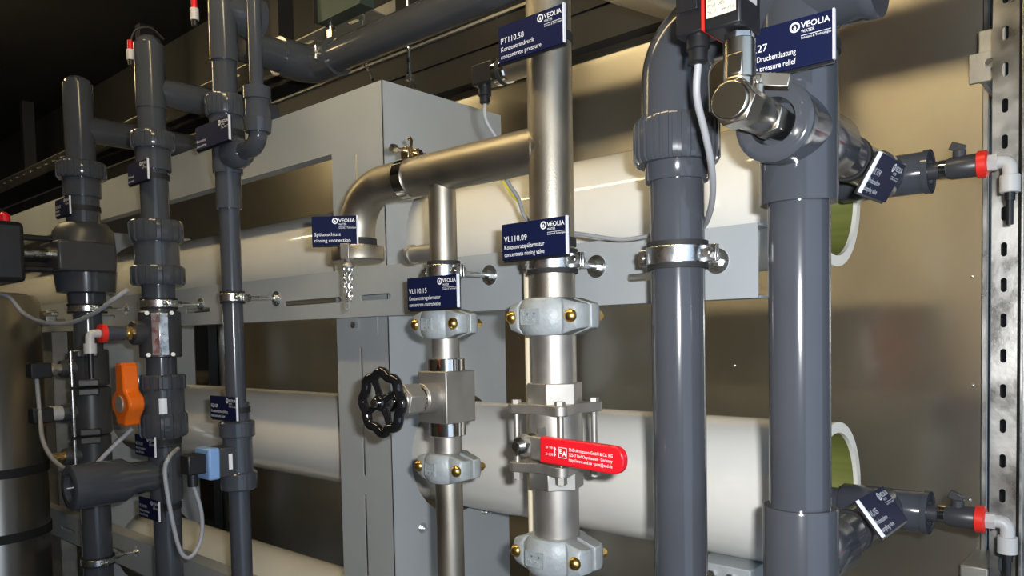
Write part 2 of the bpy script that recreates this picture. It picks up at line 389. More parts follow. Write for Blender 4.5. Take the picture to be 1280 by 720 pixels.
t.part('front_flange', MB().bx(-2.81, -2.64, UY0, UY0 + 0.003, -H, 0.36), 'rackpaint'); t.done()
pa, pb = at(244, 440, 1.41).x, at(260, 440, 1.41).x
single('dark_post', MB().bx(pa, pb, 1.41, WY, -H, 0.30), 'black_gloss', 'black upright post on the wall between the dark pipes', 'post', bevel=0.003)
# mounting rail: C profile with slots
RY, RZ0, RZ1, RX1, RX0 = 0.918, 0.0395, 0.1325, -0.395, -3.3
t = T('mounting_rail', 'grey C-profile mounting rail with long slots behind the pipes', 'rail')
sl = []
for a, b, y in ((783, 818, 331), (450, 488, 358), (355, 426, 367), (232, 262, 380)):
    xa, xb = at(a, y, RY).x, at(b, y, RY).x; sl.append(((xa + xb) / 2 - RX0, xb - xa, 0.011))
sl.append((0.9, 0.12, 0.011)); sl.append((0.5, 0.12, 0.011))
t.part('web', MB().slotted((RX0, RY, RZ0), X, Z, Y, RX1 - RX0, RZ1 - RZ0, 0.003, sl, 0.036), 'rackpaint')
for z0 in (RZ0, RZ1 - 0.003): t.part('flange', MB().bx(RX0, RX1, RY + 0.001, UY0 + 0.0005, z0, z0 + 0.003), 'rackpaint')
t.done()
t = T('mounting_rail', 'lower grey C-profile mounting rail in front of the lowest tube', 'rail')
t.part('web', MB().slotted((RX0, RY, -0.665), X, Z, Y, RX1 - RX0, 0.093, 0.003, [(0.5 + i * 0.4, 0.12, 0.011) for i in range(6)], 0.04), 'rackpaint')
for z0 in (-0.665, -0.575): t.part('flange', MB().bx(RX0, RX1, RY + 0.001, UY0 + 0.0005, z0, z0 + 0.003), 'rackpaint')
t.done()
# saddle bracket below middle tube
t = T('tube_saddle', 'grey saddle bracket under the near end of the middle pressure tube', 'bracket')
zt = TZ[1] - TR
t.part('seat', MB().bx(-0.56, -0.47, 1.06, 1.22, zt - 0.03, zt + 0.003), 'rackpaint', bevel=0.002)
t.part('wall_arm', MB().bx(-0.535, -0.495, 1.10, WY, zt - 0.06, zt - 0.028), 'rackpaint', bevel=0.002)
for x in (-0.53, -0.50): t.part('bolt', MB().hexa((x, 1.065, zt - 0.012), -Y, 0.012, 0.012), 'zinc')
t.done()

# ================================================================= SIGNS
SW, SH = 0.108, 0.0475
def sign(label, c, lines, u=X, v=Z, band=None, band_axis=Z, name='pipe_sign', w=SW, edge='R'):
    """c = centre of the face; band = (centre, radius) of the strap round the pipe"""
    u = V(u).normalized(); v = V(v).normalized(); n = u.cross(v); c = V(c); h = SH
    t = T(name, label, 'sign', 'navy pipe signs')
    t.part('plate', MB().box(c - n * 0.0015, (w, h, 0.003), u, v, n), 'navy', bevel=0.0005)
    t.part('holder', MB().box(c - n * 0.0045 - v * 0.002, (w + 0.001, h + 0.002, 0.003), u, v, n), 'black', bevel=0.0005)
    ex = w / 2 + 0.0005 if edge == 'R' else -w / 2 - 0.0005
    t.part('edge_strip', MB().box(c + u * ex - n * 0.0005, (0.002, h, 0.004), u, v, n), 'edge_white')
    m = MB(); f = c + n * 0.0004; L = -w / 2 + 0.004
    lx = w / 2 - 0.0305
    o = f + u * (lx - 0.0060) + v * (h * 0.325); disc_ring(m, o, u, v, 0.0050, 0.0032)
    m.add([o + u * a + v * b for a, b in ((0, 0.0022), (-0.0014, -0.0008), (-0.001, -0.0022), (0.001, -0.0022), (0.0014, -0.0008))], [(0, 1, 2, 3, 4)])
    put_text(m, 'VEOLIA', f + u * lx + v * (h * 0.275), u, v, 0.0082, bold=0.010, fit=0.0285)
    put_text(m, 'WATER', f + u * lx + v * (h * 0.175), u, v, 0.0045, fit=0.013)
    m.box(f + u * (lx + 0.0142) + v * (h * 0.125) - n * 0.0001, (0.0285, 0.0004, 0.0004), u, v, n)
    put_text(m, 'Solutions & Technologies', f + u * lx + v * (h * 0.055), u, v, 0.0034, fit=0.0285)
    vs = [0.0, -0.21, -0.41] if len(lines) == 3 else [-0.19, -0.40]
    for i, s in enumerate(lines):
        first = len(lines) == 3 and i == 0
        put_text(m, s, f + u * L + v * (h * vs[i]), u, v, 0.0105 if first else 0.0082, bold=0.0, fit=0.068)
    t.part('lettering', m, 'print_white')
    if band:
        bc, br, bh = band; ax = V(band_axis)
        t.part('strap', MB().shell(V(bc) - ax * bh / 2, V(bc) + ax * bh / 2, br + 0.0022, br - 0.0002, 40), 'rubber')
    return t.done()

# ================================================================= STAINLESS PIPEWORK
YP = 0.815
P1, P2, P3, P4 = -0.637, -0.848, -0.449, -0.305      # DN50 steel, DN32 steel, grey pipe at rail end, grey manifold
R1, R2, R3 = 0.03015, 0.0212, 0.0315
z1 = lambda y: zat(690 + (y - 300) * 0.018, y, YP)
z2 = lambda y: zat(556 + (y - 300) * 0.018, y, YP)
z3 = lambda y: zat(847 + (y - 300) * 0.01, y, YP)
z4 = lambda y: zat(1000, y, YP)
t = T('steel_pipe', 'bead-blasted stainless pipe with side arm and swept elbows', 'pipe')
ztop = 0.50; d = V((0.235, 0.972, 0))
armz = zat(610, 201, YP)
t.part('riser', MB().tube(arcpath([(P1, YP, z1(372) - 0.012), (P1, YP, ztop), V((P1, YP, ztop)) + d * 0.58], 0.066, 14), R1, 40), 'stainless')
ax = at(446, 262, YP).x
t.part('side_arm', MB().tube(arcpath([(P1 + 0.005, YP, armz), (ax, YP, armz), (ax, YP, zat(446, 312, YP))], 0.075, 16), R1, 40), 'stainless')
t.part('weld_bead', MB().tube([V((P1 - R1 * 1.05 + 0.004, YP, armz)) + Y * (R1 * math.cos(i * PI / 12)) + Z * (R1 * math.sin(i * PI / 12)) + X * (R1 * 0.55 * math.cos(i * PI / 12) ** 2) for i in range(24)], 0.0016, 8, closed=True), 'stainless')
t.part('drop_leg', MB().cyl((P2, YP, armz), (P2, YP, z2(397)), R2, n=36), 'stainless')
zst = z2(313); t.part('stub', MB().cyl((P2, YP, zst), (P2 - 0.075, YP, zst), 0.0135, n=24).lathe((P2 - 0.068, YP, zst), -X, [(0, 0.0155), (0.008, 0.0155), (0.012, 0.011)], 24), 'stainless_bright')
zp = zat(645, 84, YP)
t.part('gauge_stub', MB().cyl((P1, YP, zp), (P1 - 0.075, YP, zp), 0.0165, n=28), 'stainless')
t.done()
# camlock dust cap
cz = zat(446, 312, YP)
t = T('dust_cap', 'flat stainless dust cap with short chain under the open elbow', 'cap')
t.part('cap_disc', MB().lathe((ax, YP, cz + 0.004), -Z, [(0, 0.034), (0.0, 0.043), (0.002, 0.0445), (0.022, 0.0445), (0.025, 0.042), (0.025, 0.001)], 48), 'stainless')
t.part('latch', MB().box((ax + 0.02, YP - 0.041, cz - 0.008), (0.016, 0.008, 0.026), V((0.9, 0.43, 0)), V((-0.43, 0.9, 0)), Z), 'stainless_bright', bevel=0.001)
kx, ky = ax + 0.018, YP - 0.035
t.part('ring_knob', MB().lathe((kx, ky, cz - 0.019), -Z, [(0, 0.005), (0.006, 0.006), (0.012, 0.011), (0.015, 0.010), (0.016, 0.004)], 20), 'stainless_bright')
ch = MB()
for s_, (ox, oy) in enumerate(((-0.006, 0), (0.006, 0.004), (0.0, -0.004))):
    for i in range(10 - s_ * 2):
        zc = cz - 0.036 - i * 0.0072; tw = (i % 2) * PI / 2 + s_; uu = V((math.cos(tw), math.sin(tw), 0))
        jx = ox * (1 - i * 0.08) + random.uniform(-0.001, 0.001)
        ch.tube([V((kx - 0.004 + jx, ky + oy, zc)) + uu * (0.0030 * math.cos(k * PI / 5)) + Z * (0.0050 * math.sin(k * PI / 5)) for k in range(10)], 0.0009, 6, closed=True)
t.part('chain', ch, 'zinc')
t.part('wire_loop', MB().tube([V((kx - 0.003, ky, cz - 0.036)) + X * (0.008 * math.cos(k * PI / 8)) + Z * (0.008 * math.sin(k * PI / 8)) for k in range(16)], 0.0011, 8, closed=True), 'zinc')
t.done()
# hose clamp on the side arm
hx = at(512, 215, YP).x
t = T('hose_clamp', 'polished band clamp with bolts on the stainless side arm', 'clamp')
t.part('band', MB().shell((hx - 0.011, YP, armz), (hx + 0.011, YP, armz), R1 + 0.002, R1 - 0.0003, 48), 'chrome')
zc = armz + R1
t.part('lug', MB().box((hx, YP - 0.008, zc + 0.008), (0.018, 0.004, 0.020)), 'brass', bevel=0.001)
t.part('lug', MB().box((hx, YP + 0.012, zc + 0.008), (0.018, 0.004, 0.020)), 'brass', bevel=0.001)
t.part('screw', MB().cyl((hx, YP - 0.03, zc + 0.012), (hx, YP + 0.035, zc + 0.012), 0.003, n=12).hexa((hx, YP - 0.036, zc + 0.012), Y, 0.011, 0.009), 'zinc')
t.part('nut', MB().hexa((hx, YP + 0.014, zc + 0.012), Y, 0.012, 0.010), 'black')
t.part('hook', MB().tube([(hx + 0.004, YP + 0.002, zc + 0.004), (hx + 0.004, YP + 0.002, zc + 0.03), (hx + 0.001, YP + 0.002, zc + 0.034), (hx - 0.003, YP + 0.002, zc + 0.031)], 0.0022, 8), 'brass')
t.done()
# grooved couplings
def coupling(label, x, z, r, h, txt=('KAMVIEMA', '60-2015')):
    t = T('grooved_coupling', label, 'coupling', 'cast pipe couplings')
    ro, ex, g, ey = r + 0.0155, r + 0.030, 0.003, r * 0.55 + 0.0115
    def half(sg):
        n = 14; out = [(-ex, g), (-ex - 0.001, ey * 0.6), (-ex + 0.004, ey), (-(r + 0.010), ey + 0.003)]
        a0 = math.acos(min(1, (r + 0.006) / ro))
        out += [(-ro * math.cos(a0 + (PI - 2 * a0) * k / n), ro * math.sin(a0 + (PI - 2 * a0) * k / n)) for k in range(n + 1)]
        out += [((r + 0.010), ey + 0.003), (ex - 0.004, ey), (ex + 0.001, ey * 0.6), (ex, g)]
        inn = [(r * math.cos(PI * k / n), max(g, r * math.sin(PI * k / n))) for k in range(n + 1)]
        m = MB(); L = []
        for zf, sc in ((-0.5, 0.86), (-0.30, 1.0), (0.30, 1.0), (0.5, 0.86)):
            l = []
            for (a, b) in out:
                k = min(1, max(0, (abs(a) - r - 0.004) / (ex - r - 0.004)))
                l.append(V((x + a * (1 if k > 0.3 else sc), YP + sg * max(g, b * sc), z + zf * h * (1 - 0.38 * k))))
            for (a, b) in inn: l.append(V((x + a * 0.995, YP + sg * max(g, b * 0.995), z + zf * h)))
            L.append(l)
        m.rings(L); return m
    hf = t.part('housing_half', half(-1), 'cast_grey', bevel=0.0015, smooth=50); t.part('housing_half', half(1), 'cast_grey', bevel=0.0015, smooth=50)
    bxp = r + 0.0195
    for s_ in (-1, 1):
        c = V((x + s_ * bxp, YP - ey + 0.0005, z))
        t.part('bolt', MB().lathe(c, -Y, [(0, 0.0092), (0.002, 0.0092), (0.005, 0.0078), (0.0078, 0.0045), (0.0086, 0.001)], 20).cyl(c, c + Y * (2 * ey + 0.012), 0.0042, n=14).hexa(c + Y * (2 * ey - 0.002), Y, 0.013, 0.009), 'gold_zinc')
    lc = V((x - r * 0.12, YP - ro + 0.0008, z)); m = MB(); lw, lh = r * 1.0, h * 0.40
    for a, b, ww, hh in ((0, lh / 2, lw, 0.0012), (0, -lh / 2, lw, 0.0012), (lw / 2, 0, 0.0012, lh), (-lw / 2, 0, 0.0012, lh)): m.box(lc + X * a + Z * b, (ww, 0.004, hh))
    mt = MB(); put_relief(mt, txt[0], lc + X * (-lw * 0.45) + Z * (lh * 0.07) - Y * 0.0012, X, Z, lh * 0.46, 0.0016, lw * 0.9)
    put_relief(mt, txt[1], lc + X * (-lw * 0.45) - Z * (lh * 0.40) - Y * 0.0012, X, Z, lh * 0.46, 0.0016, lw * 0.9)
    m.box(lc + Y * 0.0012, (lw, 0.004, lh)); t.part('name_plate', m, 'cast_grey', parent=hf); t.part('cast_lettering', mt, 'cast_grey', parent=hf)
    return t.done()
coupling('larger cast coupling with brass-coloured bolts above the red lever valve', P1, z1(396), R1, 0.050)
coupling('larger cast coupling with brass-coloured bolts below the red lever valve', P1, z1(690), R1, 0.050)
coupling('smaller cast coupling with brass-coloured bolts above the handwheel valve', P2, z2(405), R2, 0.045, ('DN 32', 'KAMVIEMA'))
coupling('smaller cast coupling with brass-coloured bolts below the handwheel valve', P2, z2(583), R2, 0.045, ('DN 32', 'KAMVIEMA'))
# spool pieces
single('steel_spool', MB().cyl((P1, YP, z1(400)), (P1, YP, z1(482)), R1, n=40), 'stainless_bright', 'short stainless pipe piece between upper coupling and red lever valve', 'pipe')
single('steel_spool', MB().cyl((P1, YP, z1(606)), (P1, YP, z1(688)), R1, n=40), 'stainless_bright', 'short stainless pipe piece between red lever valve and lower coupling', 'pipe')
single('steel_downpipe', MB().cyl((P1, YP, z1(692)), (P1, YP, -H), R1, n=40), 'stainless', 'stainless pipe running down to the floor under the large couplings', 'pipe')
single('steel_spool', MB().cyl((P2, YP, z2(408)), (P2, YP, z2(452)), R2, n=36), 'stainless_bright', 'short stainless pipe piece above the handwheel valve collar', 'pipe')
single('steel_spool', MB().cyl((P2, YP, z2(541)), (P2, YP, z2(581)), R2, n=36), 'stainless_bright', 'short stainless pipe piece below the handwheel valve collar', 'pipe')
single('steel_downpipe', MB().cyl((P2, YP, z2(585)), (P2, YP, -H), R2, n=36), 'stainless', 'thin stainless pipe running down to the floor under the handwheel valve', 'pipe')
# ball valve with red lever
t = T('ball_valve', 'stainless ball valve with bright red sleeved lever', 'valve')
def flange(zc, th):
    m = MB(); a = 0.0375; c = 0.011
    pts = []
    for i in range(4):
        th0 = PI / 4 + i * PI / 2; cx_, cy_ = a * math.cos(th0) * 1.4142, a * math.sin(th0) * 1.4142
        for k in range(5):
            q = th0 - PI / 4 - 0.25 + (PI / 2 + 0.5) * k / 4; pts.append((cx_ + c * math.cos(q), cy_ + c * math.sin(q)))
        q = th0 + PI / 4; pts.append((0.0365 * math.cos(q), 0.0365 * math.sin(q)))
    m.prism(pts, (P1, YP, zc - th / 2), X, Y, Z, th); return m
zf1, zf2 = z1(509), z1(581)
t.part('body', MB().cyl((P1, YP, zf2), (P1, YP, zf1), 0.037, n=40), 'stainless_bright')
for zc in (zf1, zf2): t.part('flange', flange(zc, 0.013), 'stainless_bright', bevel=0.001)
t.part('hex_end', MB().hexa((P1, YP, zf1), Z, 0.066, z1(478) - zf1, 0.35), 'stainless_bright', bevel=0.001)
t.part('hex_end', MB().hexa((P1, YP, z1(608)), Z, 0.066, zf2 - z1(608), 0.35), 'stainless_bright', bevel=0.001)
for i in (-1, 1):
    for j in (-1, 1):
        c = V((P1 + i * 0.0375, YP + j * 0.0375, zf2))
        t.part('bolt', MB().cyl(c - Z * 0.018, c + Z * (zf1 - zf2 + 0.008), 0.0042, n=14).hexa(c + Z * (zf1 - zf2 + 0.0055), Z, 0.012, 0.0065).hexa(c - Z * 0.0165, Z, 0.013, 0.011), 'stainless_bright')
zs_ = z1(549); t.part('stem', MB().cyl((P1, YP - 0.03, zs_), (P1, YP - 0.05, zs_), 0.014, n=24).cyl((P1, YP - 0.048, zs_), (P1, YP - 0.068, zs_), 0.009, n=20).hexa((P1, 0.7485, zs_), -Y, 0.021, 0.010, 0.3).cyl((P1, 0.75, zs_), (P1, 0.731, zs_), 0.0062, n=16), 'zinc')
t.part('stop_pin', MB().box((P1 + 0.012, YP - 0.045, zs_ + 0.016), (0.004, 0.012, 0.012)), 'stainless_bright')
ly = 0.745
ld = V((1, 0, -0.035)).normalized(); lu = V((0.035, 0, 1)).normalized()
def capsule(l, h, r, n=6):
    p = []
    for cx_, cy_, a0 in ((l - r, h / 2 - r, 0), (0.002, h / 2 - 0.002, PI / 2), (0.002, -h / 2 + 0.002, PI), (l - r, -h / 2 + r, 1.5 * PI)):
        rr = r if cx_ > 0.01 else 0.002
        for k in range(n + 1): p.append((cx_ + rr * math.cos(a0 + k * PI / 2 / n), cy_ + rr * math.sin(a0 + k * PI / 2 / n)))
    return p
lo = V((P1, ly, zs_))
t.part('lever', MB().prism([(0.015 * math.cos(a), 0.015 * math.sin(a)) for a in [PI / 3 + k * PI / 9 * 4 / 3 for k in range(10)]] + [(0.05, -0.013), (0.05, 0.013)], lo + Y * 0.006, ld, lu, -Y, 0.004), 'stainless_bright', bevel=0.0008)
t.part('lever_shank', MB().prism(capsule(0.022, 0.030, 0.006), lo + ld * 0.018 + Y * 0.004, ld, lu, -Y, 0.010), 'stainless_bright', bevel=0.003)
sl_ = t.part('lever_sleeve', MB().prism(capsule(at(783, 565, ly).x - (P1 + 0.034), 0.033, 0.0145), lo + ld * 0.034 + Y * 0.004, ld, lu, -Y, 0.011), 'red_sleeve', bevel=0.0035, label='red plastic lever sleeve with white print')
m = MB(); fo = lo + ld * 0.034 - Y * 0.0073
put_text(m, 'AUF   OPEN', fo + ld * 0.010 + lu * 0.003, ld, lu, 0.0042, fit=0.0115); put_text(m, 'ZU   CLOSE', fo + ld * 0.010 - lu * 0.0055, ld, lu, 0.0042, fit=0.0115)
for sg in (1, -1): m.add([fo + ld * (0.0245 + a) + lu * sg * b for a, b in ((0, 0.0062), (-0.002, 0.0028), (0.002, 0.0028))], [(0, 1, 2)])
m.add([fo + ld * (0.0245 + a) + lu * b for a, b in ((-0.0006, -0.003), (0.0006, -0.003), (0.0006, 0.003), (-0.0006, 0.003))], [(0, 1, 2, 3)])
for a, b, ww, hh in ((0, 0.0062, 0.0125, 0.0007), (0, -0.0062, 0.0125, 0.0007), (0.006, 0, 0.0007, 0.0125), (-0.006, 0, 0.0007, 0.0125)):
    m.box(fo + ld * (0.0365 + a) + lu * b, (ww, 0.0002, hh), ld, Y, lu)
put_text(m, 'E', fo + ld * 0.0315 - lu * 0.001, ld, lu, 0.0075, bold=0.03); put_text(m, 'A', fo + ld * 0.0362 - lu * 0.004, ld, lu, 0.0085, bold=0.03)
for i, s in enumerate(('END-Armaturen GmbH & Co. KG', '32547 Bad Oeynhausen · Germany', 'http://www.end.de · post@end.de')):
    put_text(m, s, fo + ld * 0.046 + lu * (0.0032 - i * 0.0062), ld, lu, 0.0056, bold=0.003, fit=0.063)
t.part('lever_print', m, 'print_white', parent=sl_)
t.done()
# needle valve with black handwheel
t = T('needle_valve', 'stainless block valve with glossy black lobed handwheel', 'valve')
zv0, zv1 = z2(527), z2(463); zv = (zv0 + zv1) / 2; bw = 0.062
t.part('block', MB().bx(P2 - bw / 2, P2 + bw / 2, YP - bw / 2, YP + bw / 2, zv0, zv1), 'stainless_bright', bevel=0.002)
t.part('collar', MB().cyl((P2, YP, zv1 - 0.001), (P2, YP, z2(448)), 0.0285, n=40, ch=0.001), 'chrome')
t.part('collar', MB().cyl((P2, YP, zv0 + 0.001), (P2, YP, z2(544)), 0.0285, n=40, ch=0.001), 'chrome')
zh = z2(495); yb = YP - bw / 2
t.part('bonnet', MB().cyl((P2, yb + 0.001, zh), (P2, yb - 0.024, zh), 0.0225, n=30, ch=0.001), 'stainless_bright')
t.part('gland', MB().cyl((P2, yb - 0.022, zh), (P2, yb - 0.036, zh), 0.0195, n=30), 'chrome')
t.part('packing_nut', MB().hexa((P2, yb - 0.032, zh), -Y, 0.043, 0.030, 0.26), 'stainless_bright', bevel=0.0015)
t.part('spindle', MB().cyl((P2, yb - 0.06, zh), (P2, yb - 0.078, zh), 0.018, 0.015, n=24).cyl((P2, yb - 0.078, zh), (P2, 0.672, zh), 0.006, n=16), 'chrome')
hw = V((P2, 0.688, zh)); m = MB(); N = 96
m.tube([hw + X * ((0.0415 + 0.0024 * math.cos(8 * a)) * math.cos(a)) + Z * ((0.0415 + 0.0024 * math.cos(8 * a)) * math.sin(a)) for a in [2 * PI * i / N for i in range(N)]], 0.0074, 16, closed=True)
whl = t.part('handwheel', m, 'black_gloss', label='glossy black handwheel')
for i in range(4):
    a = 0.45 + i * PI / 2; e = X * math.cos(a) + Z * math.sin(a)
    t.part('spoke', MB().tube([hw + e * 0.006 - Y * 0.001, hw + e * 0.02 + Y * 0.0005, hw + e * 0.038], [0.0065, 0.0048, 0.0058], 12), 'black_gloss', parent=whl)
t.part('hub', MB().lathe(hw + Y * 0.014, -Y, [(0, 0.010), (0.004, 0.012), (0.020, 0.0125), (0.024, 0.010)], 24), 'black_gloss', parent=whl)
t.part('hub_nut', MB().lathe(hw - Y * 0.0095, -Y, [(0, 0.0065), (0.003, 0.0065), (0.006, 0.004), (0.0068, 0.001)], 16), 'chrome', parent=whl)
t.done()
# thin beige tube behind the steel riser
bt = at(661, 420, 0.862)
single('drain_tube', MB().tube([(bt.x, 0.862, z1(322)), (bt.x, 0.862, -H)], 0.006, 14), 'label_cream', 'thin beige tube running down behind the stainless riser', 'tube')

# ---------------------------------------------------------------- pipe clamps with rod to the rail
def clamp(label, x, z, r, rod_to=RY, drop=0.0, w=0.020, m='zinc'):
    t = T('pipe_clamp', label, 'clamp', 'zinc pipe clamps on the rail')
    c = V((x, YP, z))
    t.part('rubber_lining', MB().shell(c - Z * (w * 0.80), c + Z * (w * 0.80), r + 0.0042, r - 0.0002, 44), 'rubber')
    t.part('ring', MB().shell(c - Z * w / 2, c + Z * w / 2, r + 0.0058, r + 0.003, 44), m, bevel=0.0008)
    for s_ in (-1, 1):
        e = c + X * s_ * (r + 0.0115)
        t.part('ear', MB().box(e - Y * 0.003, (0.016, 0.0028, w)).box(e + Y * 0.003, (0.016, 0.0028, w)), m, bevel=0.0008)
        t.part('screw', MB().cyl(e - Y * 0.012, e + Y * 0.014, 0.003, n=12).hexa(e - Y * 0.0105, Y, 0.0105, 0.006).hexa(e + Y * 0.0045, Y, 0.0105, 0.006), m)
    b = V((x, YP + r + 0.005, z - drop))
    t.part('boss', MB().hexa(b - Y * 0.002, Y, 0.015, 0.015), m)
    t.part('rod', MB().cyl(b, (x, rod_to + 0.012, z - drop), 0.0042, n=14), m)
    t.part('washer', MB().lathe((x, rod_to + 0.0008, z - drop), -Y, [(0, 0.0165), (0.0022, 0.0165)], 28), m)
    t.part('rod_nut', MB().hexa((x, rod_to - 0.001, z - drop), -Y, 0.013, 0.007, 0.2), m)
    return t.done()
clamp('rubber-lined zinc clamp on the stainless riser above the larger coupling', P1, z1(328), R1)
clamp('rubber-lined zinc clamp on the thin stainless leg above the smaller coupling', P2, z2(340), R2)
clamp('rubber-lined zinc clamp on the grey plastic pipe near the rail end', P3, z3(320), R3)

# ---------------------------------------------------------------- pressure transmitter on the riser
t = T('pressure_transmitter', 'black-plugged pressure transmitter on a stainless side stub', 'sensor')
t.part('steel_ring', MB().cyl((P1 - 0.068, YP, zp), (P1 - 0.093, YP, zp), 0.0185, n=28, ch=0.002), 'chrome')
t.part('seal_ring', MB().cyl((P1 - 0.076, YP, zp), (P1 - 0.083, YP, zp), 0.0190, n=28), 'rubber')
t.part('plug', MB().bx(P1 - 0.131, P1 - 0.092, YP - 0.014, YP + 0.014, zp - 0.013, zp + 0.016), 'black', bevel=0.002)
pg = V((P1 - 0.118, YP, zp - 0.012)); t.part('gland', MB().lathe(pg, -Z, [(0, 0.0095), (0.014, 0.0095), (0.015, 0.0075), (0.024, 0.0075), (0.026, 0.005)], 20), 'black')
t.done()
single('sensor_cable', MB().tube(spline([pg - Z * 0.02, pg - Z * 0.05 + X * 0.002, pg + V((0.006, 0.030, -0.085)), at(621, 200, 0.862), at(635, 228, 0.86), at(648, 248, 0.86), at(657, 272, 0.855), at(680, 288, 0.868), at(722, 292, 0.868), at(770, 299, 0.868), at(800, 297, 0.868), at(830, 290, 0.86), at(860, 288, 0.855)]), 0.0028, 10), 'cable', 'grey cable from the transmitter passing behind the stainless riser', 'cable')
single('earth_wire', MB().tube(spline([at(618, 214, 0.87), at(628, 226, 0.868), at(640, 243, 0.866), at(654, 262, 0.862), at(662, 284, 0.86)]), 0.0018, 8), 'cable_yellow', 'thin yellow wire beside the grey cable at the stainless riser', 'cable')

# ================================================================= GREY PVC PIPES, RIGHT
PR = 0.0315
ZH = 0.345                                        # horizontal link
t = T('plastic_pipe', 'glossy grey plastic pipe with ribbed union nut and elbow at rail end', 'pipe')
t.part('pipe', MB().cyl((P3, YP, -H), (P3, YP, z3(200)), PR, n=44), 'pvc')
t.part('socket', MB().lathe((P3, YP, z3(228)), Z, [(0, 0.0362), (0.001, 0.0370), (z3(200) - z3(228), 0.0374)], 44), 'pvc')
t.part('union_nut', MB().gear((P3, YP, z3(206)), Z, 0.0505, z3(151) - z3(206), 30, 0.0018), 'pvc')
t.part('upper_socket', MB().lathe((P3, YP, z3(152)), Z, [(0, 0.0405), (z3(107) - z3(152), 0.0395)], 44), 'pvc')
t.part('elbow', MB().tube(arcpath([(P3, YP, z3(108)), (P3, YP, ZH), (P3 + 0.085, YP, ZH)], 0.052, 14), 0.0395, 44), 'pvc')
t.done()
t = T('plastic_manifold', 'grey plastic manifold pipe with tees in front of the tube ends', 'pipe')
t.part('link_pipe', MB().cyl((P3 + 0.07, YP, ZH), (P4, YP, ZH), PR, n=44), 'pvc')
xe = at(1098, 10, YP).x
t.part('top_tee', MB().lathe((P4 - 0.06, YP, ZH), X, [(0, 0.0395), (xe - P4 + 0.06 - 0.014, 0.0395), (xe - P4 + 0.06 - 0.012, 0.0408), (xe - P4 + 0.06 - 0.002, 0.0408), (xe - P4 + 0.06, 0.0395)], 44), 'pvc')
t.part('tee_body', MB().cyl((P4, YP, z4(255)), (P4, YP, ZH), 0.0392, n=48), 'pvc')
t.part('pipe', MB().cyl((P4, YP, z4(640)), (P4, YP, z4(250)), PR, n=48), 'pvc')
t.part('lower_tee', MB().lathe((P4, YP, -H), Z, [(0, 0.0385), (z4(634) + H - 0.001, 0.0385), (z4(632) + H, 0.0375)], 48), 'pvc')
zu = TZ[0] + 0.006; zlw = TZ[1] - 0.005
t.part('front_branch', MB().lathe((P4, YP, zu), -Y, [(0, 0.038), (0.050, 0.0385), (0.054, 0.0395), (0.066, 0.0395), (0.069, 0.0365), (0.070, 0.033), (0.070, 0.0235), (0.05, 0.0215), (0.05, 0.001)], 48), 'pvc')
def back_branch(zc):
    b = t.part('back_branch', MB().lathe((P4, YP, zc), Y, [(0, 0.037), (0.085, 0.0375), (0.088, 0.036), (0.088, 0.0255), (TY - YP, 0.0255)], 40), 'pvc')
    t.part('end_tee', MB().cyl((XE - 0.09, TY, zc), (P4 - 0.055, TY, zc), 0.020, n=32).lathe((P4 - 0.06, TY, zc), X, [(0, 0.026), (0.002, 0.0275), (0.112, 0.0275), (0.1135, 0.0265), (0.1135, 0.017), (0.10, 0.015), (0.10, 0.001)], 40), 'pvc', parent=b)
    t.part('end_ring', MB().shell((P4 + 0.047, TY, zc), (P4 + 0.0545, TY, zc), 0.0292, 0.0268, 40), 'pvc', parent=b)
    t.part('tee_neck', MB().lathe((P4, TY + 0.002, zc), -Y, [(0, 0.028), (0.06, 0.028), (0.062, 0.026)], 36), 'pvc', parent=b)
back_branch(zu); back_branch(zlw)
t.done()
def sample_valve(label, zc, lever=True):
    t = T('sample_valve', label, 'valve', 'small sample valves at the tube ends')
    x = P4 + 0.045; c = V((x, TY, zc))
    t.part('nipple', MB().cyl(c, c + X * 0.022, 0.0115, n=24), 'pvc_dark')
    t.part('steel_collar', MB().cyl(c + X * 0.019, c + X * 0.029, 0.0128, n=24, ch=0.001), 'chrome')
    t.part('body', MB().lathe(c + X * 0.028, X, [(0, 0.0125), (0.005, 0.0145), (0.034, 0.0150), (0.036, 0.014)], 28), 'pvc_dark')
    t.part('red_ring', MB().lathe(c + X * 0.062, X, [(0, 0.0145), (0.0015, 0.0175), (0.011, 0.0175), (0.0125, 0.015)], 28), 'red_ring')
    t.part('handle', MB().cyl(c + V((0.042, 0, 0.012)), c + V((0.042, 0, 0.022)), 0.008, n=16).box(c + V((0.040, 0, 0.026)), (0.018, 0.006, 0.011), V((0.9, 0, -0.42)), Y, V((0.42, 0, 0.9))), 'pvc_dark', bevel=0.001)
    e = c + X * 0.074
    t.part('elbow', MB().hexa(e - X * 0.001, X, 0.019, 0.012).tube(arcpath([e + X * 0.006, e + X * 0.024, e + X * 0.024 - Z * 0.026], 0.010, 8), 0.0085, 16).cyl(e + X * 0.024 - Z * 0.018, e + X * 0.024 - Z * 0.040, 0.0115, n=20, ch=0.001), 'white_plastic')
    t.part('hose', MB().cyl(e + X * 0.024 - Z * 0.039, e + X * 0.024 - Z * 0.050, 0.006, n=14).cyl(e + X * 0.024 - Z * 0.049, e + X * 0.024 - Z * 0.080, 0.0042, n=14), 'black')
    t.done()
sample_valve('small grey sample valve with red ring beside the top tube end', zu)
sample_valve('small grey sample valve with red ring beside the middle tube end', zlw)

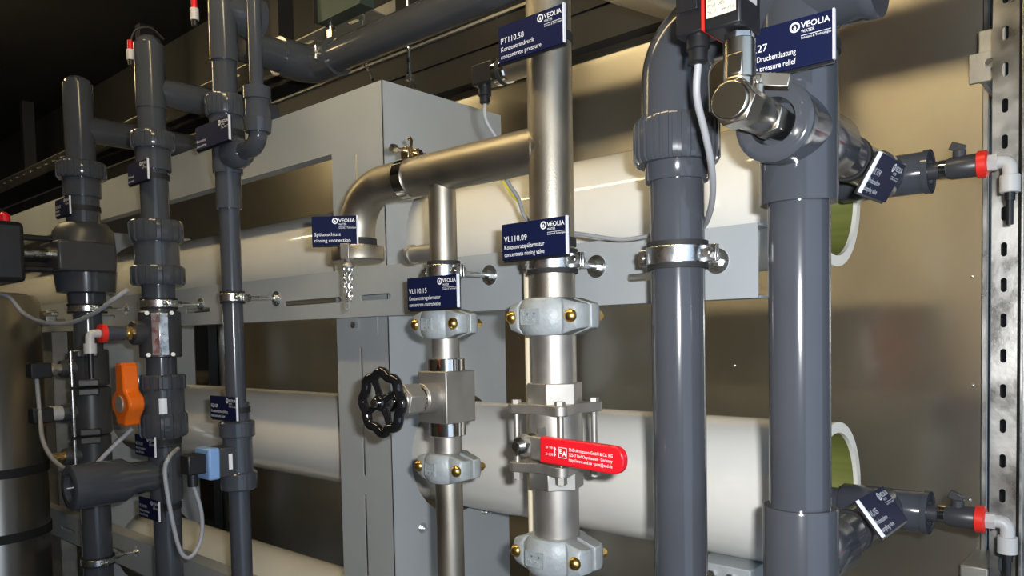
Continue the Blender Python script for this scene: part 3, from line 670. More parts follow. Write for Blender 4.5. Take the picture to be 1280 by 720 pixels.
# ---------------------------------------------------------------- pressure relief valve and switch on the front branch
t = T('instrument_valve', 'nickel-plated instrument valve screwed into the grey front branch', 'valve')
f = V((P4, YP - 0.045, zu))
t.part('nipple', MB().cyl(f, f - Y * 0.032, 0.0165, n=28), 'chrome')
t.part('hex_nut', MB().hexa(f - Y * 0.030, -Y, 0.034, 0.016, 0.3), 'nickel', bevel=0.001)
t.part('body', MB().lathe(f - Y * 0.044, -Y, [(0, 0.015), (0.008, 0.0175), (0.038, 0.0185), (0.052, 0.017)], 28), 'nickel')
t.part('end_hex', MB().hexa(f - Y * 0.092, -Y, 0.038, 0.022, 0.1).lathe(f - Y * 0.113, -Y, [(0, 0.0178), (0.006, 0.0178), (0.008, 0.0165), (0.008, 0.001)], 32), 'nickel', bevel=0.0006)
vp = f - Y * 0.098
t.part('riser', MB().cyl(vp + Z * 0.008, vp + Z * 0.028, 0.0125, n=28).cyl(vp + Z * 0.022, vp + Z * 0.058, 0.0145, n=32, ch=0.001), 'nickel')
t.part('wrench_flat', MB().box(vp + V((0.002, -0.0135, 0.034)), (0.014, 0.003, 0.018)), 'nickel', bevel=0.001)
t.part('switch_nut', MB().hexa(vp + Z * 0.052, Z, 0.024, 0.012, 0.2), 'zinc', bevel=0.001)
hv = f - Y * 0.058 + Z * 0.016
t.part('handle', MB().cyl(hv - Z * 0.004, hv + Z * 0.012, 0.006, n=16).box(hv + V((0.008, 0.006, 0.015)), (0.040, 0.013, 0.013), V((0.95, 0.25, -0.2)).normalized(), V((-0.25, 0.97, 0)).normalized(), V((0.2, 0.0, 0.98)).normalized()).hexa(hv + Z * 0.012, Z, 0.009, 0.008), 'nickel', bevel=0.001)
t.done()
t = T('pressure_switch', 'black pressure switch box with cream type label above the nickel valve', 'sensor')
bz0, bz1 = vp.z + 0.066, vp.z + 0.132; by = vp.y
bx0, bx1 = P4 - 0.024, P4 + 0.011
t.part('housing', MB().bx(bx0, bx1, by - 0.022, by + 0.022, bz0, bz1), 'black', bevel=0.002)
t.part('gasket', MB().bx(bx0 - 0.002, bx0 + 0.0005, by - 0.0225, by + 0.021, bz0 + 0.002, bz1 - 0.002), 'red_ring')
pl = t.part('plug', MB().bx(bx0 - 0.031, bx0 - 0.0015, by - 0.018, by + 0.016, bz0 + 0.004, bz1 - 0.012), 'black', bevel=0.002)
t.part('plug_frame', MB().box((bx0 - 0.017, by - 0.0183, bz0 + 0.036), (0.018, 0.002, 0.022)), 'black', parent=pl, bevel=0.0006)
gp = V((bx0 - 0.015, by - 0.004, bz0 + 0.005)); t.part('gland', MB().lathe(gp, -Z, [(0, 0.011), (0.012, 0.011), (0.013, 0.009), (0.024, 0.009), (0.026, 0.006)], 20), 'black')
lab = t.part('type_label', MB().bx(bx0 + 0.003, bx0 + 0.031, by - 0.0226, by - 0.0218, bz0 + 0.011, bz1 - 0.005), 'label_cream')
m = MB(); q = V((bx0 + 0.0042, by - 0.0229, 0))
put_text(m, 'E', V((q.x, q.y, bz0 + 0.046)), X, Z, 0.011, bold=0.03); put_text(m, 'A', V((q.x + 0.0055, q.y, bz0 + 0.043)), X, Z, 0.0115, bold=0.03)
for i, (s, o) in enumerate((('END-Armaturen GmbH & Co. KG', 0.016), ('Bad Oeynhausen · www.end.de', 0.016))): put_text(m, s, V((q.x + o * 0.85, q.y, bz0 + 0.0505 - i * 0.0045)), X, Z, 0.0038, fit=0.012)
for i, s in enumerate(('MD15251DFOAB0107', 'Type: 200 1 004070 Nr.', 'Spannung: 12 - 24 V DC', 'Prüf: 005', 'Max. 1.0        www.end.de')): put_text(m, s, V((q.x, q.y, bz0 + 0.0365 - i * 0.0056)), X, Z, 0.0046, fit=0.0255)
t.part('label_print', m, 'print_black', parent=lab)
t.part('side_label', MB().bx(bx1 - 0.0002, bx1 + 0.0006, by - 0.012, by + 0.012, bz0 + 0.024, bz1 - 0.006), 'white_plastic')
t.done()
single('switch_cable', MB().tube(spline([gp - Z * 0.022, at(871, 120, 0.675), at(881, 165, 0.70), at(889, 205, 0.735), at(891, 240, 0.78), at(887, 266, 0.82), at(879, 283, 0.856), at(866, 288, 0.868)], 10), 0.0036, 12), 'cable', 'thick grey cable hanging from the black pressure switch', 'cable')

# ---------------------------------------------------------------- signs on the right half
def upr(px0, px1, py, y): return at(px0, py, y)
sign('navy sign lettered PT110.58 Konzentratdruck on the stainless riser', V((-0.628, 0.765, 0.3815)), ('PT110.58', 'Konzentratdruck', 'concentrate pressure'), band=((P1, YP, zat(712, 42, YP)), R1, 0.011))
sign('navy sign lettered VL110.09 above the red lever valve', V((-0.629, 0.765, 0.1225)), ('VL110.09', 'Konzentratspülarmatur', 'concentrate rinsing valve'), band=((P1, YP, zat(715, 301, YP)), R1, 0.011))
sign('navy sign lettered VL110.15 above the handwheel valve', V((-0.828, 0.77, 0.064)), ('VL110.15', 'Konzentratregelarmatur', 'concentrate control valve'), band=((P2, YP, zat(575, 362, YP)), R2 + 0.001, 0.020))
cs = at(418, 288, 0.765)
sign('navy sign without code number on the elbow above the dust cap', cs, ('Spülanschluss', 'rinsing connection'), u=V((0.78, 0.62, 0)), w=0.076, band=((ax, YP, zat(468, 300, YP)), R1, 0.011))
sign('navy sign ending 0.27 behind the nickel instrument valve', V((-0.306, 0.762, 0.2805)), ('VL110.27', 'Konzentrat Druckentlastung', 'concentrate pressure relief'), u=V((1, 0.03, 0)), band=((P4, YP, z4(66)), 0.0392, 0.010))
b_ = math.radians(29); vv = V((math.sin(b_), 0, math.cos(b_)))
sign('navy tag on the back branch beside the upper sample valve', V((-0.262, 0.965, zat(1115, 222, 0.965) )), ('VL104', 'Probenahme', 'sampling valve'), u=Y, v=vv, band=((P4, 0.975, zu), 0.0255, 0.011), band_axis=Y, edge='L', w=0.10)
b_ = math.radians(-37); vv = V((math.sin(b_), 0, math.cos(b_)))
sign('navy tag on the back branch beside the lower sample valve', V((-0.262, 0.965, zat(1108, 638, 0.965))), ('VL105', 'Probenahme', 'sampling valve'), u=Y, v=vv, band=((P4, 0.975, zlw), 0.0255, 0.011), band_axis=Y, edge='L', w=0.10)

# ================================================================= CEILING PIPE
CPY = 1.135; cpz = zat(470, 50, CPY)
t = T('ceiling_pipe', 'dark plastic pipe with elbow hanging under the ceiling', 'pipe')
p5x = at(288, 300, YP).x                           # vertical pipe with flow sensor
bx_ = at(392, 76, CPY).x
t.part('run', MB().cyl((bx_ + 0.08, CPY, cpz), (0.9, CPY, cpz), 0.0375, n=36), 'pvc')
t.part('elbow', MB().tube(arcpath([(bx_, CPY - 0.10, cpz), (bx_, CPY, cpz), (bx_ + 0.10, CPY, cpz)], 0.04, 12), 0.045, 36), 'pvc')
t.part('branch', MB().tube(arcpath([(p5x, YP + 0.02, cpz), (bx_, YP + 0.11, cpz), (bx_, CPY - 0.06, cpz)], 0.04, 8), 0.0375, 36), 'pvc')
t.done()
xb = at(408, 60, CPY).x
t = T('pipe_hanger', 'dark hanger bracket with zinc clamp holding the ceiling pipe', 'bracket')
t.part('plate', MB().bx(xb - 0.005, xb + 0.16, CPY - 0.02, CPY + 0.02, cpz + 0.085, CEIL + 0.001), 'green_bracket')
t.part('lip', MB().bx(xb - 0.007, xb - 0.004, CPY - 0.03, CPY + 0.03, cpz + 0.085, CEIL + 0.001), 'dark_steel')
t.part('ring', MB().shell((xb + 0.01, CPY, cpz), (xb + 0.03, CPY, cpz), 0.0415, 0.0374, 40), 'zinc')
t.part('rod', MB().cyl((xb + 0.02, CPY, cpz + 0.04), (xb + 0.02, CPY, cpz + 0.088), 0.005, n=12).hexa((xb + 0.02, CPY, cpz + 0.046), Z, 0.02, 0.02), 'zinc')
t.part('screw', MB().cyl((xb + 0.02, CPY - 0.045, cpz - 0.012), (xb + 0.02, CPY - 0.045, cpz + 0.02), 0.004, n=12).box((xb + 0.02, CPY - 0.044, cpz), (0.016, 0.014, 0.004)), 'zinc')
t.done()
for px, py, lb in ((456, 78, 'small zinc hook under the dark ceiling pipe above the cover corner'), (512, 97, 'small zinc hook under the cable duct behind the cover corner')):
    p = at(px, py, 1.22)
    single('pipe_hook', MB().cyl(p - Z * 0.004, V((p.x, p.y, CEIL + 0.001)), 0.004, n=10).hexa(p - Z * 0.006, Z, 0.018, 0.012).tube([p - Z * 0.004, p + V((0.01, 0.004, -0.02)), p + V((0.024, 0.004, -0.045)), p + V((0.03, 0.004, -0.075))], 0.004, 8), 'zinc', lb, 'hook', 'ceiling hooks')

# ================================================================= DARK PIPES, LEFT
def column(x):                         # height from pixel row along a vertical pipe at X=x
    def zf(py):
        # solve for the pixel column of this pipe at the given row
        lo, hi = -200.0, 900.0
        for _ in range(40):
            mid = (lo + hi) / 2
            if at(mid, py, YP).x < x: lo = mid
            else: hi = mid
        return at((lo + hi) / 2, py, YP).z
    return zf
# --- pipe with flow sensor (A)
XA = p5x; za = column(XA)
t = T('plastic_pipe', 'slim grey plastic pipe with ribbed nut and flow sensor body', 'pipe')
t.part('pipe', MB().cyl((XA, YP, za(505)), (XA, YP, za(250)), 0.0205, n=32), 'pvc')
t.part('lower_pipe', MB().cyl((XA, YP, -H), (XA, YP, za(605)), 0.0215, n=32), 'pvc')
t.part('tee', MB().cyl((XA, YP, za(78)), (XA, YP, min(za(-40), CEIL - 0.002)), 0.0285, n=32).lathe((XA, YP, cpz), Y, [(0, 0.028), (0.06, 0.045), (0.08, 0.045)], 28), 'pvc')
t.part('upper_pipe', MB().cyl((XA, YP, za(125)), (XA, YP, za(76)), 0.0245, n=32), 'pvc')
t.part('union_nut', MB().gear((XA, YP, za(147)), Z, 0.0405, za(121) - za(147), 26, 0.0018), 'pvc')
t.part('union_body', MB().cyl((XA, YP, za(172)), (XA, YP, za(146)), 0.0335, n=32), 'pvc')
t.part('branch_tee', MB().cyl((XA, YP, za(218)), (XA, YP, za(170)), 0.030, n=32), 'pvc')
t.part('socket', MB().cyl((XA, YP, za(262)), (XA, YP, za(216)), 0.0255, n=32, ch=0.001), 'pvc')
t.part('sensor_socket', MB().cyl((XA, YP, za(528)), (XA, YP, za(503)), 0.026, n=32), 'pvc')
t.part('sensor_nut', MB().cyl((XA, YP, za(546)), (XA, YP, za(526)), 0.036, n=32, ch=0.003), 'pvc')
t.part('sensor_body', MB().cyl((XA, YP, za(592)), (XA, YP, za(544)), 0.030, n=32), 'pvc')
t.part('sensor_nut', MB().cyl((XA, YP, za(611)), (XA, YP, za(589)), 0.037, n=32, ch=0.003), 'pvc')
t.done()
# slim bypass pipe beside A
xs = at(322, 140, YP).x; zs2 = column(xs)
t = T('bypass_pipe', 'thin bypass pipe curling into the slim grey pipe above the rail', 'pipe')
zj = za(196)
t.part('pipe', MB().cyl((xs, YP, zs2(112)), (xs, YP, min(zs2(-60), CEIL - 0.002)), 0.0135, n=24), 'pvc')
t.part('coupling', MB().lathe((xs, YP, zs2(166)), Z, [(0, 0.024), (zs2(150) - zs2(166), 0.027), (zs2(149) - zs2(166), 0.024), (zs2(126) - zs2(166), 0.0235), (zs2(125) - zs2(166), 0.0265), (zs2(110) - zs2(166), 0.0265)], 28), 'pvc')
t.part('elbow', MB().tube(arcpath([(xs, YP, zs2(164)), (xs, YP, zj), (XA + 0.03, YP, zj)], 0.030, 10), [0.0165] * 2 + [0.0175] * 10 + [0.017], 24), 'pvc')
t.part('elbow_nut', MB().lathe((XA + 0.020, YP, zj), X, [(0, 0.030), (0.022, 0.031), (0.040, 0.027), (0.046, 0.02)], 28), 'pvc')
t.done()
clamp('zinc clamp on the slim grey pipe with flow sensor', XA, za(372), 0.0205, w=0.016)
cA = V((XA - 0.045, 0.78, za(167))); sign('navy sign with white text on the slim grey pipe above its ribbed joint', V((at(265, 166, 0.775).x, 0.775, zat(265, 167, 0.775))), ('Konzentrat', 'concentrate'), w=0.135, band=((XA, YP, za(168)), 0.0335, 0.012))
sign('navy sign with white text on the slim grey pipe above the blue sensor', V((at(279, 510, 0.78).x, 0.78, zat(279, 510, 0.78))), ('FIZ109', 'Konzentratdurchfluss', 'concentrate flow'), band=((XA, YP, za(512)), 0.026, 0.012))
# blue flow transmitter
t = T('flow_transmitter', 'flow transmitter with light blue face on the slim grey pipe', 'sensor')
zq = za(572); t.part('neck', MB().bx(XA - 0.028, XA + 0.024, YP - 0.055, YP - 0.02, zq - 0.032, zq + 0.028), 'pvc_dark', bevel=0.002)
t.part('blue_face', MB().bx(XA - 0.032, XA + 0.028, YP - 0.078, YP - 0.054, zq - 0.034, zq + 0.030), 'blue_plastic', bevel=0.004)
t.part('plug', MB().bx(XA - 0.02, XA + 0.016, YP - 0.115, YP - 0.077, zq - 0.020, zq + 0.020), 'black', bevel=0.003)
t.part('gland', MB().cyl((XA - 0.002, YP - 0.098, zq - 0.018), (XA - 0.002, YP - 0.098, zq - 0.045), 0.010, n=16), 'black')
t.part('small_label', MB().bx(XA + 0.0235, XA + 0.0245, YP - 0.034, YP - 0.026, zq - 0.018, zq + 0.014), 'print_white')
t.done()
g0 = V((XA - 0.002, YP - 0.098, zq - 0.04))
single('sensor_cable', MB().tube(spline([g0, g0 - Z * 0.06 + Y * 0.015, g0 - Z * 0.115 + Y * 0.012, g0 - Z * 0.145 - Y * 0.01, g0 - Z * 0.13 - Y * 0.03, g0 - Z * 0.06 - Y * 0.045, g0 + Z * 0.03 - Y * 0.055, g0 + Z * 0.06 - Y * 0.045, g0 + Z * 0.066 + V((-0.06, 0, 0))], 8), 0.0042, 10), 'cable', 'pale looped cable hanging below the blue flow transmitter', 'cable')

# --- pipe with orange-handled valve (B)
XB = -1.822; zb_ = column(XB)
t = T('plastic_pipe', 'thick dark plastic pipe carrying the orange-handled valve', 'pipe')
t.part('top_tee', MB().cyl((XB, YP, zb_(137)), (XB, YP, zb_(57)), 0.034, n=36).lathe((XB, YP, zb_(112)), Y, [(0, 0.03), (0.10, 0.034), (0.32, 0.034)], 28), 'pvc')
t.part('top_cap', MB().lathe((XB, YP, zb_(58)), Z, [(0, 0.030), (0.012, 0.028), (0.02, 0.02)], 28), 'pvc')
t.part('neck', MB().cyl((XB, YP, zb_(168)), (XB, YP, zb_(136)), 0.0315, n=36), 'pvc')
t.part('union_nut', MB().gear((XB, YP, zb_(188)), Z, 0.0485, zb_(166) - zb_(188), 28, 0.002), 'pvc')
t.part('union_body', MB().cyl((XB, YP, zb_(214)), (XB, YP, zb_(187)), 0.039, n=36), 'pvc')
t.part('pipe', MB().cyl((XB, YP, zb_(280)), (XB, YP, zb_(212)), 0.0315, n=36), 'pvc')
t.part('check_nut', MB().gear((XB, YP, zb_(304)), Z, 0.060, zb_(277) - zb_(304), 14, 0.004), 'pvc')
t.part('check_body', MB().cyl((XB, YP, zb_(336)), (XB, YP, zb_(300)), 0.050, n=36), 'pvc')
t.part('check_nut', MB().gear((XB, YP, zb_(357)), Z, 0.060, zb_(333) - zb_(357), 14, 0.004), 'pvc')
t.part('lower_neck', MB().cyl((XB, YP, zb_(392)), (XB, YP, zb_(354)), 0.037, n=36), 'pvc')
t.part('neck', MB().cyl((XB, YP, zb_(474)), (XB, YP, zb_(444)), 0.034, n=36), 'pvc')
t.part('tee', MB().cyl((XB, YP, zb_(625)), (XB, YP, zb_(556)), 0.037, n=36).lathe((XB, YP, zb_(592)), -Y, [(0, 0.036), (0.08, 0.038), (0.1, 0.050), (0.21, 0.050), (0.212, 0.047), (0.212, 0.03), (0.20, 0.03), (0.20, 0.001)], 36), 'pvc')
t.part('lower_pipe', MB().cyl((XB, YP, -H), (XB, YP, zb_(620)), 0.0315, n=36), 'pvc')
t.done()
# saddle with stainless band
t = T('tapping_saddle', 'dark tapping saddle with shiny steel band plate', 'saddle')
s0, s1 = zb_(447), zb_(389)
t.part('body', MB().cyl((XB, YP, s0), (XB, YP, s1), 0.047, n=36, ch=0.003), 'pvc_dark')
dsq = V((0.91, -0.41, 0)); dsp = V((0.41, 0.91, 0))
for i, (d1, d2) in enumerate(((V((0.985, -0.17, 0)), V((0.17, 0.985, 0))), (V((0.77, -0.64, 0)), V((0.64, 0.77, 0))))):
    t.part('steel_plate', MB().box(V((XB, YP, (s0 + s1) / 2)) + dsq * 0.048 + dsp * (0.0085 if i == 0 else -0.0085), (0.005, 0.0185, s1 - s0 - 0.012), d1, d2, Z), 'zinc', bevel=0.001)
for i in (-1, 1):
    for zz in (s0 + 0.008, s1 - 0.006): t.part('bolt', MB().hexa(V((XB, YP, zz)) + dsq * 0.046 + dsp * i * 0.026, dsq, 0.009, 0.010), 'galv_dull')
zst = (s0 + s1) / 2 + 0.004
t.part('side_boss', MB().cyl((XB, YP - 0.03, zst), (XB, YP - 0.065, zst), 0.028, n=28, ch=0.002), 'pvc_dark')
t.done()
t = T('sample_valve', 'small sample valve with red ring on the steel-banded saddle', 'valve', 'small sample valves')
c = V((XB, YP - 0.063, zst))
t.part('brass_nipple', MB().cyl(c, c - Y * 0.022, 0.014, n=20).hexa(c - Y * 0.006, -Y, 0.03, 0.008), 'brass')
t.part('body', MB().cyl(c - Y * 0.02, c - Y * 0.062, 0.0165, n=20), 'pvc')
t.part('red_ring', MB().cyl(c - Y * 0.060, c - Y * 0.072, 0.021, n=20), 'red_ring')
t.part('elbow', MB().tube(arcpath([c - Y * 0.070, c - Y * 0.093, c - Y * 0.093 - Z * 0.028], 0.010, 6), 0.0095, 14).cyl(c - Y * 0.093 - Z * 0.022, c - Y * 0.093 - Z * 0.044, 0.0135, n=16), 'white_plastic')
t.part('hose', MB().cyl(c - Y * 0.093 - Z * 0.042, c - Y * 0.093 - Z * 0.10, 0.006, n=12), 'black')
t.done()
# ball valve with orange handle
t = T('ball_valve', 'dark plastic ball valve with orange handle', 'valve')
t.part('union_nut', MB().gear((XB, YP, zb_(487)), Z, 0.053, zb_(468) - zb_(487), 16, 0.004), 'pvc')
t.part('body', MB().cyl((XB, YP, zb_(520)), (XB, YP, zb_(484)), 0.048, n=36), 'pvc')
t.part('union_nut', MB().gear((XB, YP, zb_(545)), Z, 0.054, zb_(516) - zb_(545), 16, 0.004), 'pvc')
t.part('socket', MB().cyl((XB, YP, zb_(558)), (XB, YP, zb_(543)), 0.037, n=36), 'pvc')
zo = zb_(501); t.part('stem', MB().cyl((XB, YP - 0.04, zo), (XB, YP - 0.078, zo), 0.022, n=24), 'pvc_dark')
hpoly = [(-0.020, 0.088), (-0.014, 0.094), (0.014, 0.094), (0.020, 0.088), (0.024, 0.03), (0.046, 0.016), (0.050, 0.0), (0.046, -0.014), (0.028, -0.030), (0.022, -0.050), (-0.022, -0.050), (-0.028, -0.030), (-0.046, -0.014), (-0.050, 0.0), (-0.046, 0.016), (-0.024, 0.03)]
oh = V((XB, YP - 0.062, zo)); t.part('handle', MB().prism(hpoly, oh, X, Z, -Y, 0.036), 'orange', bevel=0.005, label='orange plastic handle')
t.part('handle_cap', MB().cyl(oh - Y * 0.035, oh - Y * 0.039, 0.02, n=20, ch=0.001), 'galv_dull')
m = MB(); q_ = V((XB, YP, zb_(506))); 
pts = []
for k in range(7):
    a = -0.42 + 0.30 * (k / 6 - 0.5) * 2 * 0.6; pts.append(V((math.cos(a), math.sin(a), 0)))
m.rings([[q_ + e * 0.0484 - Z * 0.018 for e in pts], [q_ + e * 0.0484 + Z * 0.018 for e in pts]], cap=False)
L2 = len(pts); m2 = MB(); n_ = L2
m2.add([q_ + e * 0.0484 + Z * zz for zz in (-0.018, 0.018) for e in pts], [(i, i + 1, n_ + i + 1, n_ + i) for i in range(n_ - 1)])
t.part('sticker', m2, 'edge_white')
t.done()
clamp('zinc clamp on the thick dark pipe just above the steel-banded saddle', XB, zb_(380), 0.037, w=0.016)
def dsign(label, px, py, y, lines, band, w=SW): return sign(label, V((at(px, py, y).x, y, zat(px, py, y))), lines, band=band, w=w)
dsign('dark navy sign on the thick pipe below its upper union', 172, 215, 0.775, ('Permeat', 'permeate'), ((XB, YP, zb_(222)), 0.0315, 0.012))
dsign('dark navy sign on the thick pipe below the orange handle', 181, 557, 0.775, ('VL110.33', 'Absperrarmatur', 'shut-off valve'), ((XB, YP, zb_(551)), 0.037, 0.014))
dsign('dark navy sign on the thick pipe below its big side branch', 186, 636, 0.775, ('VL110.34', 'Absperrarmatur', 'shut-off valve'), ((XB, YP, zb_(632)), 0.0315, 0.014))
# --- motor valve pipe (C)
XC = -2.262; zc_ = column(XC)
t = T('plastic_pipe', 'thick dark plastic pipe with motor-driven valve beside the steel tank', 'pipe')
t.part('upper_pipe', MB().cyl((XC, YP, zc_(206)), (XC, YP, zc_(106)), 0.0375, n=36), 'pvc')
t.part('top_cap', MB().lathe((XC, YP, zc_(107)), Z, [(0, 0.034), (0.012, 0.032), (0.02, 0.022)], 28), 'pvc')
t.part('back_branch', MB().cyl((XC, YP, zc_(160)), (XC, YP + 0.4, zc_(160)), 0.036, n=30), 'pvc')
t.part('union_nut', MB().gear((XC, YP, zc_(225)), Z, 0.062, zc_(204) - zc_(225), 24, 0.003), 'pvc')
t.part('union_body', MB().cyl((XC, YP, zc_(247)), (XC, YP, zc_(223)), 0.047, n=36), 'pvc')
t.part('neck', MB().cyl((XC, YP, zc_(285)), (XC, YP, zc_(245)), 0.042, n=36), 'pvc')
t.part('lower_neck', MB().lathe((XC, YP, zc_(392)), Z, [(0, 0.045), (zc_(368) - zc_(392), 0.048), (zc_(366) - zc_(392), 0.072), (zc_(340) - zc_(392), 0.078)], 36), 'pvc')
t.part('pipe', MB().cyl((XC, YP, zc_(440)), (XC, YP, zc_(390)), 0.036, n=36), 'pvc')
t.part('lower_pipe', MB().cyl((XC, YP, -H), (XC, YP, zc_(545)), 0.038, n=36), 'pvc')
t.done()
t = T('motor_valve', 'dark motor-driven valve with black actuator box beside the steel tank', 'valve')
t.part('body', MB().lathe((XC, YP, zc_(345)), Z, [(0, 0.078), (0.05, 0.085), (zc_(292) - zc_(345), 0.080), (zc_(280) - zc_(345), 0.060)], 8), 'pvc_dark', bevel=0.004)
zm = zc_(322); t.part('front_boss', MB().bx(XC - 0.05, XC + 0.085, YP - 0.095, YP + 0.05, zm - 0.045, zm + 0.035), 'pvc_dark', bevel=0.006)
t.part('spacer', MB().cyl((XC, YP - 0.09, zm), (XC, YP - 0.175, zm), 0.020, n=20).cyl((XC + 0.03, YP - 0.09, zm - 0.04), (XC + 0.03, YP - 0.175, zm - 0.04), 0.008, n=12).cyl((XC + 0.03, YP - 0.09, zm + 0.04), (XC + 0.03, YP - 0.175, zm + 0.04), 0.008, n=12), 'black')
t.part('steel_shaft', MB().cyl((XC + 0.03, YP - 0.088, zm), (XC + 0.03, YP - 0.177, zm), 0.010, n=14), 'zinc')
t.part('actuator', MB().bx(XC - 0.10, XC + 0.10, YP - 0.36, YP - 0.172, zm - 0.08, zm + 0.07), 'black', bevel=0.012)
t.part('actuator_cap', MB().lathe((XC, YP - 0.265, zm + 0.068), Z, [(0, 0.085), (0.03, 0.08), (0.048, 0.06), (0.05, 0.001)], 30), 'dark_steel')
t.part('indicator', MB().lathe((XC + 0.062, YP - 0.205, zm + 0.066), Z, [(0, 0.014), (0.022, 0.013), (0.028, 0.006)], 16), 'red_sleeve')
t.done()
clamp('zinc clamp on the thick pipe low beside the steel tank', XC, -0.605, 0.038, w=0.016)
clamp('zinc clamp on the thick pipe under the motor-driven valve', XC, zc_(386), 0.045, w=0.016)
dsign('dark sign on the thick pipe above the motor-driven valve', 78, 259, 0.765, ('VL110.21', 'Permeat', 'permeate'), ((XC, YP, zc_(262)), 0.042, 0.014))
for i, (y0, y1, br, conn, nm) in enumerate(((437, 482, 0.048, 'stainless_bright', 'upper'), (484, 542, 0.050, 'white_plastic', 'middle'), (543, 590, 0.046, 'brass', 'lower'))):
    t = T('tapping_saddle', {'upper': 'dark tapping saddle with steel sensor fitting beside the tank', 'middle': 'dark tapping saddle with white sensor fitting beside the tank', 'lower': 'dark tapping saddle with small brass fitting beside the tank'}[nm], 'saddle', 'tapping saddles on the tank-side pipe')
    a, b = zc_(y1), zc_(y0); zz = (a + b) / 2
    t.part('body', MB().cyl((XC, YP, a), (XC, YP, b), br, n=32, ch=0.004), 'pvc_dark')
    for fz in (a + 0.01, b - 0.01): t.part('clamp_bar', MB().box((XC, YP, fz), (0.13, 0.05, 0.018), V((0.91, -0.41, 0)), V((0.41, 0.91, 0)), Z), 'pvc_dark', bevel=0.003)
    for s_ in (-1, 1): t.part('bolt', MB().cyl((XC + s_ * 0.05 + 0.018, YP - s_ * 0.025 - 0.045, a + 0.004), (XC + s_ * 0.05 + 0.018, YP - s_ * 0.025 - 0.045, b - 0.002), 0.005, n=10), 'zinc')
    t.part('side_boss', MB().cyl((XC, YP - 0.03, zz), (XC, YP - 0.075, zz), 0.028, 0.022, n=24), 'pvc_dark')
    t.part('fitting', MB().cyl((XC, YP - 0.07, zz), (XC, YP - 0.105, zz), 0.019 if nm == 'middle' else 0.013, n=18).hexa((XC, YP - 0.085, zz), -Y, 0.030 if nm != 'lower' else 0.024, 0.010), conn)
    if nm != 'lower': t.part('plug', MB().bx(XC - 0.02, XC + 0.02, YP - 0.150, YP - 0.10, zz - 0.022, zz + 0.018), 'black', bevel=0.003).data
    t.done()
# cables on the left
single('sensor_cable', MB().tube(spline([at(-6, 366, 0.60), at(12, 372, 0.62), at(30, 392, 0.64), at(55, 403, 0.66), at(85, 404, 0.68), at(115, 393, 0.70), at(140, 376, 0.72), at(160, 362, 0.75)], 8), 0.0052, 10), 'cable', 'grey cable drooping across the thick pipe under the motor-driven valve', 'cable')
single('sensor_cable', MB().tube(spline([at(46, 474, 0.685), at(50, 520, 0.68), at(54, 552, 0.655), at(70, 578, 0.65), at(95, 591, 0.65), at(112, 588, 0.66), at(135, 565, 0.70), at(165, 536, 0.75)], 8), 0.0055, 10), 'cable', 'grey cable hanging low in front of the thick pipe beside the tank', 'cable')
for px, py, lb in ((163, 65, 'small red and white cable tag at the thick dark pipe top'), (243, 14, 'small red and white cable tag near the slim grey pipe')):
    p = at(px, py, 0.77); t = T('cable_tag', lb, 'tag', 'red and white tags')
    t.part('red_sleeve', MB().cyl(p + Z * 0.004, p + Z * 0.026, 0.006, n=12), 'red_sleeve'); t.part('white_sleeve', MB().cyl(p - Z * 0.018, p + Z * 0.005, 0.0085, n=12), 'white_plastic'); t.part('tip', MB().cyl(p - Z * 0.03, p - Z * 0.017, 0.006, n=12), 'black')
    t.part('wire', MB().tube(spline([p + Z * 0.02, p + V((0.01, 0.01, 0.05)), p + V((0.03, 0.035, 0.055)), p + V((0.05, 0.055, 0.03))], 5), 0.0025, 8), 'black'); t.done()
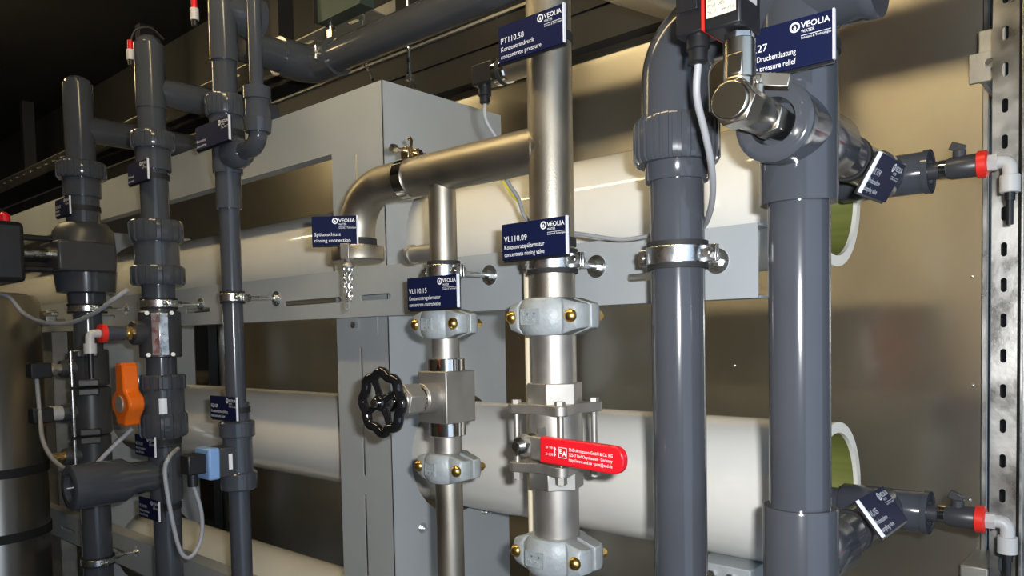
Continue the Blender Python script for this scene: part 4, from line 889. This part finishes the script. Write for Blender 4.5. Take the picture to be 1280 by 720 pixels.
# steel tank and strut at far left
tk = at(50, 500, 0.72); rt = 0.16
tx, ty = -2.86, 0.72
t = T('steel_tank', 'tall brushed steel tank with black straps beside the dark pipes', 'tank')
tz1 = zat(20, 352, 0.65)
t.part('shell', MB().lathe((tx, ty, -H), Z, [(0, rt), (H + tz1 - 0.03, rt), (H + tz1 - 0.01, rt * 0.93), (H + tz1, rt * 0.7)], 56), 'tank_steel')
for py in (616, 706):
    zz = zat(30, py, 0.66); t.part('strap', MB().shell((tx, ty, zz - 0.014), (tx, ty, zz + 0.014), rt + 0.004, rt - 0.0005, 56), 'rubber'); 
    t.part('buckle', MB().box((tx + rt * 0.92, ty - rt * 0.42, zz), (0.03, 0.03, 0.034)), 'black', bevel=0.006)
t.done()
st0 = at(43, 500, 0.95); st1 = at(68, 500, 0.95)
t = T('support_strut', 'grey vertical support strut between steel tank and dark pipes', 'strut')
t.part('web', MB().bx(st0.x, st1.x, 0.95, 0.954, -H, 0.10), 'galv_dull'); t.part('flange', MB().bx(st0.x, st0.x + 0.004, 0.95, 1.0, -H, 0.10), 'galv_dull')
t.part('flange', MB().bx(st1.x - 0.004, st1.x, 0.95, 1.0, -H, 0.10), 'galv_dull'); t.done()
single('valve_handle', MB().box(at(60, 398, 0.84), (0.06, 0.03, 0.05)).box(at(64, 393, 0.82), (0.07, 0.02, 0.012)), 'galv', 'small pale bracket plate beside the steel tank', 'bracket', bevel=0.003)

# added cart and canisters, out of view, for coloured reflections in the metal wall
t = T('added_reflection_cart', 'added plain cart out of view, holding the canisters reflected in the wall', 'cart')
t.part('top_board', MB().bx(-1.15, -0.55, -0.78, -0.46, -0.32, -0.30), 'dark_steel')
t.part('lower_board', MB().bx(-1.15, -0.55, -0.78, -0.46, -1.22, -1.20), 'dark_steel')
for x in (-1.15, -0.57):
    for y in (-0.78, -0.48): t.part('leg', MB().bx(x, x + 0.02, y, y + 0.02, -H, -0.301), 'dark_steel')
t.done()
for x, m_, h_, lb in ((-0.965, 'red_ring', 0.34, 'added red plastic canister out of view, there for its reflection in the wall'), (-0.74, 'orange', 0.47, 'added orange plastic canister out of view, there for its reflection in the wall')):
    t = T('canister', lb, 'canister')
    t.part('body', MB().lathe((x, -0.62, -0.3005), Z, [(0, 0.085), (0.01, 0.095), (h_ - 0.06, 0.095), (h_ - 0.02, 0.07), (h_, 0.035)], 32), m_)
    t.part('cap', MB().cyl((x, -0.62, -0.302 + h_), (x, -0.62, -0.26 + h_), 0.03, n=20), 'black'); t.done()
